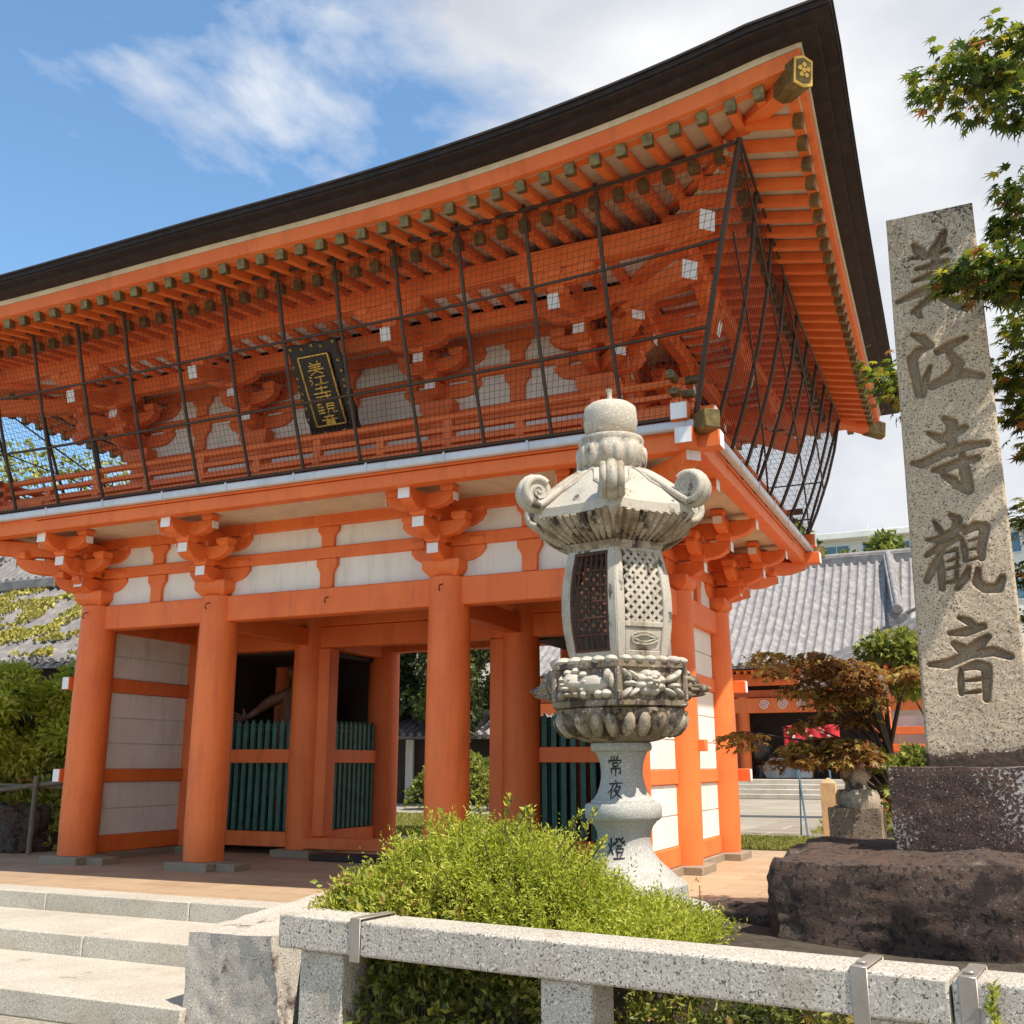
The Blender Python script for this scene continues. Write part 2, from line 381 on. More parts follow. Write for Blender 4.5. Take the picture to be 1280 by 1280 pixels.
# ------------------------------------------------------------------ leaf helpers
LEAFV = np.array([(0, 0, 0), (-.5, .45, .10), (0, 1, -.06), (.5, .45, .10)], np.float32)
def rand_dirs(n):
    d = rng.normal(size=(n, 3)); return d/np.linalg.norm(d, axis=1, keepdims=True)
def leaf_mesh(name, C, D, size, mat, parent=None, width=.55, rnd=None, shape=None, roll=None):
    """leaves with base at C, pointing along D"""
    n = len(C); D = D/np.linalg.norm(D, axis=1, keepdims=True)
    r = rand_dirs(n) if roll is None else roll
    X = np.cross(D, r); X /= np.linalg.norm(X, axis=1, keepdims=True)+1e-9; Z = np.cross(X, D)
    sz = size if hasattr(size, '__len__') else np.full(n, size)*rng.uniform(.7, 1.25, n)
    if shape is None: LV = LEAFV*np.array([width, 1, 1], np.float32); faces = np.array([(0, 1, 2), (0, 2, 3)])
    else: LV, faces = shape
    k = len(LV)
    V = (C[:, None, :]+sz[:, None, None]*(LV[None, :, 0:1]*X[:, None, :]+LV[None, :, 1:2]*D[:, None, :]+LV[None, :, 2:3]*Z[:, None, :])).reshape(-1, 3)
    F = (faces[None, :, :]+(np.arange(n)*k)[:, None, None]).reshape(-1, 3)
    rv = np.repeat(rng.random(n) if rnd is None else rnd, k)
    return np_mesh(name, V, F, mat, parent, rv)
def star_leaf(lobes=7):
    P = [(0, 0, 0)]
    ang = np.linspace(-2.05, 2.05, lobes); ln = [.45, .72, .92, 1.0, .92, .72, .45] if lobes == 7 else [.55, .85, 1, .85, .55]
    c = (0, .25)
    pts = []
    for i, a in enumerate(ang):
        pts.append((c[0]+.62*ln[i]*sin(a), c[1]+.75*ln[i]*cos(a), -.10*ln[i]))
        if i < lobes-1:
            b = (a+ang[i+1])/2; pts.append((c[0]+.2*sin(b), c[1]+.24*cos(b), .04))
    V = [(c[0], c[1], .05)]+[(0, 0, 0)]+pts
    n = len(V); F = [(0, i, i+1) for i in range(1, n-1)]+[(0, n-1, 1)]
    return np.array(V, np.float32), np.array(F)
STAR = star_leaf(7)
# ------------------------------------------------------------------ the setting
def structure(o): o['kind'] = 'structure'; return o
g = MB().box((-400, 20.2, -1.2), (400, 900, -.004)); structure(g.build('courtyard', M['court'], smooth=0))
g = MB().add([(-400, -300, -.52), (400, -300, -.52), (400, 20.2, -.52), (-400, 20.2, -.52)], [(0, 1, 2, 3)]); structure(g.build('ground', M['court'], smooth=0))
# temple pavement around the gate
g = MB().box((-14.6, 8.40, -.52), (2.6, 16.4, 0.0)); structure(g.build('temple_pavement', M['paving'], smooth=0))
g = MB().box((-40, 16.4, -.52), (20, 20.2, -.008)); structure(g.build('court_edge', M['court'], smooth=0))
# garden soil left of the gate
g = MB().box((-40, 8.40, -.52), (-14.6, 16.4, -.02)); structure(g.build('garden_soil', M['soil'], smooth=0))
# slab path in the court, right of the gate
g = MB().box((-4.6, 18.9, -.0075), (3, 26, .002)); structure(g.build('slab_path', M['slab'], smooth=0))

def step_row(name, y0, y1, ztop, zbot, xs):
    e = MB()
    for a, b in zip(xs[:-1], xs[1:]):
        e.box((a+.004, y0, zbot), (b-.004, y1, ztop))
    return structure(e.build(name, M['granite_fine'], bevel=.012, seg=2))
step_row('stone_step', 8.05, 8.40, .003, -.52, [-16, -14.2, -12.3, -10.45, -8.85, -7.0, -4.6, -2.4, 0, 2.6])
step_row('stone_step', 7.03, 8.05, -.165, -.52, [-16, -14, -12, -10, -8.35, -7.25, -5.1])
step_row('stone_step', 5.86, 7.03, -.335, -.52, [-16, -13.6, -11.2, -9.0, -5.1])
# raised planting bed behind the railing
bed = MB()
n = 26; P = []
for i in range(n+1):
    row = []
    for j in range(13):
        x = -3.80+(6.05)*i/n; y = 5.25+1.48*j/12
        z = .30+.03*sin(3.1*x+y*2)-.25*max(0, (-3.6-x))-.25*max(0, (j-11))
        if j == 0: z = -.5
        if j == 12: z = -.2
        row.append((x, y, z))
    P.append(row)
bed.grid(P); o = bed.build('planting_bed', M['soil'], smooth=60, recalc=True); structure(o)

# lawn strip behind the gate pavement and grass seen through the gate
def grass_patch(name, rects, n, h, mat):
    C = []
    for (x0, x1, y0, y1, w) in rects:
        k = int(n*w); C.append(np.c_[rng.uniform(x0, x1, k), rng.uniform(y0, y1, k), np.zeros(k)])
    C = np.vstack(C); D = rand_dirs(len(C))*.45; D[:, 2] = 1
    o = leaf_mesh(name, C, D, h, mat, width=.16); return o
structure(MB().box((-4.4, 16.4, -.3), (1.5, 18.9, .001)).build('lawn', M['soil'], smooth=0))
tag(grass_patch('lawn_grass', [(-4.4, 1.5, 16.4, 18.9, 1.0)], 26000, .085, M['grass']), 'short sunlit yellow-green grass strip behind the gate corner', 'grass', kind='stuff')
structure(MB().box((-15.5, 17.2, -.3), (-9.5, 24.0, .0015)).build('lawn', M['soil'], smooth=0))
tag(grass_patch('lawn_grass', [(-15.5, -9.5, 17.2, 24.0, 1.0)], 30000, .09, M['grass']), 'short grass seen through the open passage of the gate', 'grass', kind='stuff')
tag(grass_patch('weeds', [(-3.2, 1.2, 20.4, 22.4, .6), (-3.6, .5, 24, 26.5, .5)], 5000, .12, M['grass']), 'tufts of grass growing in the slab path before the main hall', 'grass', kind='stuff')
# ------------------------------------------------------------------ the two-storey gate
XA, XB, YA, YB = -11.2, -3.52, 10.62, 14.78
R = (XA, XB, YA, YB); U = (-10.9, -3.82, 10.92, 14.48)
XC = [-11.2, -9.07, -5.65, -3.52]; YC = [10.62, 12.70, 14.78]
UX = [-10.9, -8.79, -5.93, -3.82]; UY = [10.92, 12.70, 14.48]
gate = empty('temple_gate', (-7.36, 12.7, 0), 'large vermilion two-storey temple gate with dark curved roof and white wall panels', 'gate')
def part(mb, name, mat, parent=gate, **k): return mb.build(name, mat, parent, **k)

# columns with plinths
for j, y in enumerate(YC):
    for i, x in enumerate(XC):
        c = MB(); c.lathe([(.245, .10), (.256, .5), (.257, 1.6), (.250, 2.7), (.240, 3.40)], 36, (x, y, 0))
        col = part(c, 'column', M['verm'])
        p = MB(); p.box((x-.33, y-.33, -.2), (x+.33, y+.33, .098))
        if j == 0 and i < 2: p.box((x-.40+(.0 if i else -.08), y-.17, -.2), (x-.335, y+.17, .085)); p.box((x+.335, y-.17, -.2), (x+.62, y+.17, .085))
        p.build('plinth', M['plinth'], col, bevel=.012)

def ringpart(name, mat, Rr, o0, o1, z0, z1, bevel=.012):
    return part(MB().ring(Rr, o0, o1, z0, z1), name, mat, bevel=bevel)
ringpart('tie_beam', M['verm'], R, -.11, .11, 3.07, 3.40)
ringpart('wall_beam', M['verm'], R, -.10, .085, 3.78, 3.93)
ringpart('wall_beam', M['verm'], R, -.10, .095, 4.20, 4.385)
ringpart('frieze_panel', M['white'], R, -.03, .03, 3.40, 4.20, 0)
ringpart('eave_plank', M['cream'], R, .095, 1.07, 4.345, 4.385, 0)
ringpart('balcony_beam', M['verm'], R, 1.05, 1.22, 4.25, 4.40)
ringpart('balcony_floor', M['verm'], R, -.9, 1.16, 4.405, 4.50)
ringpart('balcony_edge', M['verm'], R, 1.16, 1.24, 4.405, 4.44)
ringpart('balcony_edge', M['verm'], R, 1.02, 1.155, 4.505, 4.665)
gut = MB()
gut.ring(R, 1.245, 1.335, 4.425, 4.515)
gut = part(gut, 'gutter', M['gutter'], bevel=.02, seg=2)
# gutter joints
gj = MB()
for k in range(10): x = -11.9+k*.98; gj.box((x-.012, YA-1.343, 4.418), (x+.012, YA-1.335, 4.522))
for k in range(7): y = 9.9+k*.98; gj.box((XB+1.335, y-.012, 4.418), (XB+1.343, y+.012, 4.522))
gj.build('gutter_joint', M['gutter'], gut)

# local frames of the four sides:  s along the wall, o outward
def frame(k, Rr=R):
    x0, x1, y0, y1 = Rr
    return [(lambda s, o, z: Vector((s, y0-o, z))), (lambda s, o, z: Vector((x1+o, s, z))),
            (lambda s, o, z: Vector((s, y1+o, z))), (lambda s, o, z: Vector((x0-o, s, z)))][k]
SA = [Vector((1,0,0)), Vector((0,1,0)), Vector((1,0,0)), Vector((0,1,0))]
OA = [Vector((0,-1,0)), Vector((1,0,0)), Vector((0,1,0)), Vector((-1,0,0))]
Zv = Vector((0,0,1))
def arm(mb, P, d, l0, l1, h, t, curve=.13, both=False):
    """bracket arm from -l0 to l1 along d at point P(bottom centre)"""
    d = Vector(d)
    e = [(l1-curve*1.9, 0), (l1-curve*1.1, .02*h/.18), (l1-curve*.45, .065*h/.18), (l1-.02, .115*h/.18), (l1, .125*h/.18), (l1, h)]
    if both: f = [(-l1, h), (-l1, .125*h/.18), (-l1+.02, .115*h/.18), (-l1+curve*.45, .065*h/.18), (-l1+curve*1.1, .02*h/.18), (-l1+curve*1.9, 0)]
    else: f = [(-l0, h), (-l0, 0)]
    w = d.cross(Zv)*t
    mb.prism(e+f, P, d, Zv, w)
def masu(mb, P, s=.21, h=.15, k=.72):
    x, y, z = P; a = s/2; b = a*k; hm = h*.45
    mb.add([(x-b,y-b,z),(x+b,y-b,z),(x+b,y+b,z),(x-b,y+b,z),(x-a,y-a,z+hm),(x+a,y-a,z+hm),(x+a,y+a,z+hm),(x-a,y+a,z+hm),(x-a,y-a,z+h),(x+a,y-a,z+h),(x+a,y+a,z+h),(x-a,y+a,z+h)],
           [(0,3,2,1),(0,1,5,4),(1,2,6,5),(2,3,7,6),(3,0,4,7),(4,5,9,8),(5,6,10,9),(6,7,11,10),(7,4,8,11),(8,9,10,11)])
def tile(mb, P, d, w, h):
    """white painted arm end, a thin plate just proud of the end; P = end centre"""
    d = Vector(d); s = d.cross(Zv).normalized()
    mb.obox(Vector(P)+d*.003, d*.003, s*(w/2-.004), Zv*(h/2-.004))

def ends(w, o, show):
    """each white end of a bracket arm is its own little plate"""
    if not show: return
    for i in range(0, len(w.v), 8):
        m = MB(); m.add(w.v[i:i+8], [tuple(j-i for j in f) for f in w.f[i//8*6:i//8*6+6]]); m.build('white_arm_end', M['tipwhite'], o)
def bracket_low(x, y, dirs, diag=None, lat=()):
    """three-step bracket set over a lower column. dirs: outward directions"""
    b, w = MB(), MB(); z0 = 3.40
    masu(b, (x, y, z0), .50, .20, .70)
    c = Vector((x, y, 0))
    for d in dirs:
        d = Vector(d); s = d.cross(Zv)
        arm(b, c+Zv*3.56, d, .05, .44, .20, .155); tile(w, c+d*.44+Zv*3.695, d, .155, .125)
        masu(b, c+d*.36+Zv*3.76, .215, .10)
        arm(b, c+Zv*3.80, d, .05, .79, .20, .155); tile(w, c+d*.79+Zv*3.935, d, .155, .125)
        masu(b, c+d*.71+Zv*4.0, .215, .10)
        arm(b, c+Zv*4.05, d, .05, 1.12, .205, .155); tile(w, c+d*1.12+Zv*4.19, d, .155, .125)
        for s_ in (1,):
            arm(b, c+Zv*3.59, s, 0, .50, .185, .14, both=True)
            for q in (-.40, 0, .40): masu(b, c+s*q+Zv*3.775, .20, .105)
            arm(b, c+Zv*4.0, s, 0, .50, .185, .14, both=True)
            for q in (-.40, .40): masu(b, c+s*q+Zv*4.17, .20, .08)
        arm(b, c+d*.36+Zv*3.84, s, 0, .42, .17, .13, both=True)
        for q in (-.33, 0, .33): masu(b, c+d*.36+s*q+Zv*4.005, .19, .10)
        arm(b, c+d*.72+Zv*4.09, s, 0, .44, .17, .13, both=True)
        for q in (-1, 1): tile(w, c+d*.72+s*q*.44+Zv*4.20, s*q, .12, .10)
        for q in (-.36, .36): masu(b, c+d*.72+s*q+Zv*4.255, .17, .08)
    if diag is not None:
        d = Vector(diag).normalized(); k = sqrt(2)
        for l, z in ((.44*k, 3.58), (.80*k, 3.82), (1.16*k, 4.06)):
            arm(b, c+Zv*z, d, .05, l, .19, .165, .17); tile(w, c+d*l+Zv*(z+.135), d, .165, .11)
            if z < 4: masu(b, c+d*(l-.1)+Zv*(z+.19), .22, .10)
    o = part(b, 'bracket_set', M['verm'], bevel=.008)
    ends(w, o, y < YB-.5 or x > XB-.5)
    return o
for i, x in enumerate(XC):
    for j, y in enumerate(YC):
        dirs = []
        if j == 0: dirs.append((0,-1,0))
        if j == 2: dirs.append((0,1,0))
        if i == 0: dirs.append((-1,0,0))
        if i == 3: dirs.append((1,0,0))
        if not dirs: continue
        dg = None
        if len(dirs) == 2: dg = Vector(dirs[0])+Vector(dirs[1])
        bracket_low(x, y, dirs, dg)
# struts between brackets
def strut(mb, F, k, s, z0, z1, wt=.30, wb=.19):
    h = z1-z0
    pr = [(-wb/2, 0), (wb/2, 0), (wb/2, h*.50), (wt/2*.8, h*.66), (wt/2, h*.76), (wt/2, h), (-wt/2, h), (-wt/2, h*.76), (-wt/2*.8, h*.66), (-wb/2, h*.50)]
    mb.prism(pr, F(s, .055, z0), SA[k], Zv, OA[k]*.06)
st = []
for k in range(4):
    F = frame(k); cs = XC if k % 2 == 0 else YC
    for a, b in zip(cs[:-1], cs[1:]):
        for z0, z1 in ((3.405, 3.775), (3.935, 4.195)):
            m = MB(); strut(m, F, k, (a+b)/2, z0, z1, .31); part(m, 'strut', M['verm'], bevel=.006)

# side walls with rails and boards
def side_wall(k, a, b, F):
    w = MB()
    for z0, z1, nb in ((.32, 1.03, 2), (1.20, 2.25, 3), (2.44, 3.07, 2)):
        h = (z1-z0)/nb
        for q in range(nb):
            A, B = F(a, -.025, z0+q*h+.008), F(b, .025, z0+(q+1)*h-.008)
            w.box((min(A.x,B.x), min(A.y,B.y), A.z), (max(A.x,B.x), max(A.y,B.y), B.z+(.02 if z1 == 3.07 and q == nb-1 else 0)))
    A, B = F(a, -.006, .30), F(b, .006, 3.08); w.box((min(A.x,B.x), min(A.y,B.y), A.z), (max(A.x,B.x), max(A.y,B.y), B.z))
    part(w, 'wall_boards', M['white'])
    for z0, z1 in ((.10, .32), (1.03, 1.20), (2.25, 2.44)):
        A, B = F(a, -.07, z0), F(b, .055, z1); r = MB()
        r.box((min(A.x,B.x), min(A.y,B.y), A.z), (max(A.x,B.x), max(A.y,B.y), B.z))
        part(r, 'wall_rail', M['verm'], bevel=.01)
    sill = MB(); A, B = F(a, -.09, -.2), F(b, .10, .097)
    sill.box((min(A.x,B.x), min(A.y,B.y), A.z), (max(A.x,B.x), max(A.y,B.y), B.z)); part(sill, 'wall_sill', M['plinth'], bevel=.01)
for k in (1, 3):
    for a, b in ((YA+.26, YC[1]-.24), (YC[1]+.24, YB-.26)): side_wall(k, a, b, frame(k))
# back walls and ceilings of the statue bays, coloured dark for the shade inside
for a, b in ((XC[0]+.26, XC[1]-.26), (XC[2]+.26, XC[3]-.26)):
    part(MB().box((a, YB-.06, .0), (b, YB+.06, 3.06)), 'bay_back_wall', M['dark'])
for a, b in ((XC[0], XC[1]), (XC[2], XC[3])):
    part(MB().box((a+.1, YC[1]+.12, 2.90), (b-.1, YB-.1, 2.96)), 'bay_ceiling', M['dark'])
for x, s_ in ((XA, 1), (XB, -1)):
    part(MB().box((min(x+s_*.075, x+s_*.11), YC[1]+.25, .0), (max(x+s_*.075, x+s_*.11), YB-.27, 2.895)), 'bay_shade_lining', M['dark'])  # added dark lining over the white boards, standing in for the bay's deep shade
# rail noses
def nose(a, b, wa, wb):
    o = part(MB().box(a, b), 'rail_nose', M['verm'], bevel=.006); MB().box(wa, wb).build('white_nose_end', M['tipwhite'], o)
for z in (1.12, 2.35):
    x, y = XA-.30, YA
    nose((x-.06, y-.20, z-.085), (x+.06, y+.3, z+.085), (x-.056, y-.208, z-.08), (x+.056, y-.202, z+.08))
    y = YB+.20
    nose((XB-.1, y-.06, z-.085), (XB+.40, y+.06, z+.085), (XB+.402, y-.055, z-.08), (XB+.408, y+.055, z+.08))
bx_ = part(MB().box((XB+.2, YC[1]-.02, 1.42), (XB+.34, YC[1]+.12, 1.56)), 'rail_nose', M['verm'], bevel=.006)

# passage: transverse and middle beams, jambs, ceiling, threshold
def bx(name, a, b, mat='verm', bevel=.012): return part(MB().box(a, b), name, M[mat], bevel=bevel)
bx('passage_beam', (XA+.26, YC[1]-.10, 2.93), (XB-.26, YC[1]+.10, 3.24))
bx('passage_beam', (XA+.26, YC[1]-.13, 3.245), (XB-.26, YC[1]+.13, 3.40))
for x in XC[1:3]:
    bx('cross_beam', (x-.10, YA+.24, 2.97), (x+.10, YC[1]-.24, 3.22)); bx('cross_beam', (x-.10, YC[1]+.24, 2.97), (x+.10, YB-.24, 3.22))
for s, x in ((1, XC[1]), (-1, XC[2])):
    bx('door_jamb', (min(x+s*.19, x+s*.42), YC[1]-.115, .275), (max(x+s*.19, x+s*.42), YC[1]+.115, 2.925))
bx('threshold', (XC[1]-.05, YC[1]-.20, .11), (XC[2]+.05, YC[1]+.06, .27))
bx('threshold_step', (XC[1]+.55, YC[1]-.62, 0.002), (XC[2]-.55, YC[1]-.25, .085), 'dark')
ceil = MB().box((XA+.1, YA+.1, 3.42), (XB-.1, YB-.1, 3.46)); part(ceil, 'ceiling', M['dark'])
for k in range(9): y = YA+.35+k*.45; part(MB().box((XA+.12, y-.035, 3.36), (XB-.12, y+.035, 3.418)), 'ceiling_joist', M['verm'], bevel=.006)
# inner enclosure partitions beside the passage (dark inside)
for x in (XC[1], XC[2]): pass
# small dark ceiling vent and light hooks on columns
for i, x in enumerate(XC[:3]):
    part(MB().tube([(x+.03, YA-.245, 3.30), (x+.03, YA-.31, 3.28), (x+.03, YA-.33, 3.235), (x+.03, YA-.30, 3.21)], .008, 6), 'hook', M['iron'])
part(MB().tube([(-7.3, YA-.11, 3.28), (-7.3, YA-.17, 3.26), (-7.3, YA-.18, 3.22), (-7.3, YA-.155, 3.20)], .008, 6), 'hook', M['iron'])

# ---------------- upper storey
for y in (UY[0], UY[2]):
    for x in UX:
        c = MB(); c.lathe([(.20, 4.50), (.20, 5.52)], 28, (x, y, 0)); part(c, 'upper_column', M['verm'])
for x in (UX[0], UX[3]):
    c = MB(); c.lathe([(.20, 4.50), (.20, 5.52)], 28, (x, UY[1], 0)); part(c, 'upper_column', M['verm'])
ringpart('upper_wall', M['white'], U, -.03, .03, 4.50, 6.70, 0)
ringpart('upper_beam', M['verm'], U, -.09, .09, 4.505, 4.66)
ringpart('upper_beam', M['verm'], U, -.09, .09, 5.06, 5.2)
ringpart('upper_beam', M['verm'], U, -.09, .09, 5.40, 5.60)
ringpart('upper_beam', M['verm'], U, -.09, .08, 6.00, 6.12)
ringpart('upper_beam', M['verm'], U, -.09, .09, 6.40, 6.62)
ringpart('upper_inner_beam', M['verm'], U, .60, .74, 6.33, 6.54)
ringpart('rib_board', M['cream'], U, .09, .61, 6.545, 6.565, 0)
ringpart('rib_board', M['white'], U, .745, 1.285, 6.575, 6.60, 0)
ringpart('eave_purlin', M['verm'], U, 1.285, 1.45, 6.52, 6.77)
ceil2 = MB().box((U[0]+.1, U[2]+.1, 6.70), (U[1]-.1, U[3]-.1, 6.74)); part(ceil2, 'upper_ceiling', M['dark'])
rb = MB()
for k in range(4):
    F = frame(k, U); a, b = (U[0]-.6, U[1]+.6) if k % 2 == 0 else (U[2]-.6, U[3]+.6)
    n = int((b-a)/.28)
    for q in range(n+1):
        s = a+(b-a)*q/n
        pr = [(.735, 6.52), (.95, 6.515), (1.15, 6.535), (1.29, 6.57), (1.29, 6.60), (.735, 6.60)]
        rb.prism(pr, F(s, 0, 0), OA[k], Zv, SA[k]*.11)
part(rb, 'eave_rib', M['verm'])

def bracket_up(x, y, dirs, diag=None):
    b, w = MB(), MB(); c = Vector((x, y, 0))
    masu(b, (x, y, 5.50), .46, .22, .70)
    for d in dirs:
        d = Vector(d); s = d.cross(Zv)
        arm(b, c+Zv*5.74, d, .05, .38, .20, .15); tile(w, c+d*.38+Zv*5.875, d, .15, .12)
        arm(b, c+Zv*5.77, s, 0, .56, .185, .14, both=True)
        for q in (-.45, 0, .45): masu(b, c+s*q+Zv*5.955, .20, .10)
        arm(b, c+Zv*6.16, s, 0, .62, .185, .14, both=True)
        for q in (-.5, .5): masu(b, c+s*q+Zv*6.32, .20, .09)
        masu(b, c+d*.33+Zv*5.94, .205, .10)
        arm(b, c+Zv*5.98, d, .05, .70, .20, .15); tile(w, c+d*.70+Zv*6.115, d, .15, .12)
        arm(b, c+d*.33+Zv*6.03, s, 0, .46, .17, .13, both=True)
        for q in (-.37, 0, .37): masu(b, c+d*.33+s*q+Zv*6.20, .19, .10)
        masu(b, c+d*.66+Zv*6.18, .20, .10)
        arm(b, c+d*.67+Zv*6.22, s, 0, .42, .13, .13, both=True)
        # tail rafter sloping down and out
        P0, P1 = c+d*.2+Zv*6.46, c+d*1.46+Zv*6.12
        dd = (P1-P0).normalized(); b.beam(P0, P1, .14, .17)
        up = dd.cross(s).normalized()*-1
        w.obox(P1+dd*.003, dd*.003, s*.066, (dd.cross(s)).normalized()*.081)
        masu(b, c+d*1.30+Zv*6.235, .20, .10)
        arm(b, c+d*1.36+Zv*6.33, s, 0, .46, .19, .13, both=True)
        for q in (-.36, 0, .36): masu(b, c+d*1.36+s*q+Zv*6.44, .19, .085)
    if diag is not None:
        d = Vector(diag).normalized(); k = sqrt(2)
        for l, z in ((.38*k, 5.76), (.72*k, 6.0)):
            arm(b, c+Zv*z, d, .05, l, .19, .16, .16); tile(w, c+d*l+Zv*(z+.135), d, .16, .11)
            masu(b, c+d*(l-.1)+Zv*(z+.19), .22, .09)
        s = d.cross(Zv)
        for P0, P1, hh in ((c+d*.3+Zv*6.42, c+d*(1.52*k)+Zv*6.14, .20), (c+d*.6+Zv*6.68, c+d*(1.78*k)+Zv*6.50, .22)):
            dd = (P1-P0).normalized(); b.beam(P0, P1, .18, hh)
            w.obox(P1+dd*.003, dd*.003, s*.086, (dd.cross(s)).normalized()*(hh/2-.005))
    o = part(b, 'bracket_set', M['verm'], bevel=.007)
    ends(w, o, y < UY[2]-.5 or x > UX[3]-.5)
for i, x in enumerate(UX):
    for j, y in enumerate(UY):
        dirs = []
        if j == 0: dirs.append((0,-1,0))
        if j == 2: dirs.append((0,1,0))
        if i == 0: dirs.append((-1,0,0))
        if i == 3: dirs.append((1,0,0))
        if not dirs: continue
        bracket_up(x, y, dirs, Vector(dirs[0])+Vector(dirs[1]) if len(dirs) == 2 else None)
for k in range(4):
    F = frame(k, U); cs = UX if k % 2 == 0 else UY
    for a, b in zip(cs[:-1], cs[1:]):
        for z0, z1 in ((5.605, 5.995), (6.125, 6.395)):
            m = MB(); strut(m, F, k, (a+b)/2, z0, z1, .34); part(m, 'strut', M['verm'], bevel=.006)

# balcony railing
rl = MB(); gc = MB()
ro = .98
for k in range(4):
    F = frame(k); a, b = ((R[0]-ro, R[1]+ro) if k % 2 == 0 else (R[2]-ro, R[3]+ro))
    e = .26
    rl.tube([F(a-e, ro, 5.045), F(b+e, ro, 5.045)], .042, 12)
    rl.beam(F(a-e*.6, ro, 4.90), F(b+e*.6, ro, 4.90), .075, .055)
    rl.beam(F(a-e*.6, ro, 4.765), F(b+e*.6, ro, 4.765), .085, .075)
    for q, t_ in ((a-e, -1), (b+e, 1)):
        gc.tube([F(q+t_*.012, ro, 5.045), F(q-t_*.17, ro, 5.045)], .047, 12)
        gc.beam(F(q+t_*(.012-.4*e), ro, 4.90), F(q-t_*(.12+.4*e), ro, 4.90), .085, .065)
    n = int(round((b-a)/.84))
    for q in range(n+1):
        s = a+(b-a)*q/n
        tall = q % 2 == 0
        rl.box(tuple(F(s, ro, 4.66)-SA[k]*(.055 if tall else .05)-OA[k]*.0-Vector((abs(OA[k].x), abs(OA[k].y), 0))*.045),
               tuple(F(s, ro, 5.01 if tall else 4.88)+SA[k]*(.055 if tall else .05)+Vector((abs(OA[k].x), abs(OA[k].y), 0))*.045))
rail = part(rl, 'balcony_railing', M['verm'], bevel=.006)
gc.build('gilt_cap', M['gold_old'], rail)
# corner beam ends of the balcony : orange noses with white faces and a gilt corner tip
for cx, cy, dx, dy in ((R[1], R[2], 1, -1), (R[1], R[3], 1, 1), (R[0], R[2], -1, -1), (R[0], R[3], -1, 1)):
    cn = MB(); cw = MB(); cg = MB()
    for (o_, z0, z1) in ((1.09, 4.505, 4.675), (1.135, 4.245, 4.405)):
        x = cx+dx*o_; y = cy+dy*o_
        cn.box((x-.089, min(cy, y+dy*.30), z0), (x+.089, max(cy, y+dy*.30), z1+.004)); cw.box((x-.08, min(y+dy*.302, y+dy*.308), z0+.005), (x+.08, max(y+dy*.302, y+dy*.308), z1-.001))
        cn.box((min(cx, x+dx*.30), y-.087, z0-.003), (max(cx, x+dx*.30), y+.087, z1+.007)); cw.box((min(x+dx*.302, x+dx*.308), y-.078, z0+.002), (max(x+dx*.302, x+dx*.308), y+.078, z1+.002))
    d = Vector((dx, dy, 0)).normalized(); c = Vector((cx, cy, 0))
    cn.beam(c+d*.3+Zv*4.46, c+d*1.82+Zv*4.46, .15, .17)
    cg.beam(c+d*1.75+Zv*4.46, c+d*2.02+Zv*4.46, .17, .19)
    o = part(cn, 'balcony_corner_beam', M['verm'], bevel=.006); cg.build('gilt_tip', M['gold_old'], o, bevel=.01)
    for i in range(0, len(cw.v), 8):
        m = MB(); m.add(cw.v[i:i+8], [tuple(j-i for j in f) for f in cw.f[i//8*6:i//8*6+6]]); m.build('white_beam_end', M['tipwhite'], o)

# ---------------- roof : eave curve
CX = -7.36
YF, YBk = 8.2, 16.8
def xs_side(y): return -1.0-.20*(y-YF)/(YBk-YF)          # right-hand line of rafter tips
def z_side(y):
    z = 6.66-.018*(y-YF); u = (12.5-y)/4.3
    return z+(.51*u**2.9 if u > 0 else .06*(-u)**3)
def z_front(x):
    u = (x-CX)/6.36
    return 6.66+.51*u**2.9 if u > 0 else 6.66-.05*min(1, -u*1.8)+.51*(-u)**6
def z_back(x):
    u = abs(x-CX)/6.2
    return z_side(YBk)-.06+.06*u**3
def tipz(k, s): return (z_front(s), z_side(s), z_back(s), z_side(s))[k]
def tip(k, s):
    """point of the rafter-tip line, side k at position s"""
    if k == 0: return Vector((s, YF, z_front(s)))
    if k == 2: return Vector((s, YBk, z_back(s)))
    x = xs_side(s); return Vector((x if k == 1 else 2*CX-x, s, z_side(s)))
# closed perimeter, anticlockwise from front left
per = []
NE = 40
for q in range(NE): s = 2*CX+1.0+(-1.0-2*CX-1.0)*q/NE; per.append((tip(0, s), Vector((-1 if q == 0 else 0, -1, 0))))
for q in range(NE): s = YF+(YBk-YF)*q/NE; per.append((tip(1, s), Vector((1, -1 if q == 0 else 0, 0))))
for q in range(NE): s = -1.2+(2*CX+1.2+1.2)*q/NE; per.append((tip(2, s), Vector((1 if q == 0 else 0, 1, 0))))
for q in range(NE): s = YBk+(YF-YBk)*q/NE; per.append((tip(3, s), Vector((-1, 1 if q == 0 else 0, 0))))
per[0] = (tip(0, 2*CX+1.0), Vector((-1, -1, 0)))
def sweep(prof):
    m = MB(); n = len(prof); V = []
    for p, nrm in per:
        for o_, z in prof: V.append(p+nrm*o_+Zv*z)
    N = len(per)
    m.add(V, [(i*n+k, ((i+1) % N)*n+k, ((i+1) % N)*n+(k+1) % n, i*n+(k+1) % n) for i in range(N) for k in range(n)])
    return m
def rect(o0, o1, z0, z1): return [(o0, z0), (o1, z0), (o1, z1), (o0, z1)]
part(sweep([(-.09, .045), (.075, .06), (.088, .205), (-.09, .205)]), 'eave_board', M['verm'], recalc=True)
part(sweep([(-.30, .206), (.098, .21), (.108, .265), (-.30, .265)]), 'eave_white_strip', M['cream'], recalc=True)
roof = part(sweep([(-.30, .266), (.25, .272), (.262, .315), (-.30, .315)]), 'roof_edge', M['thatch'], recalc=True)
lay = MB()
for q in range(4): lay.join(sweep(rect(-.3, .375+.012*(q % 2)+.009*q, .316+.027*q, .316+.027*(q+1)-.004)))
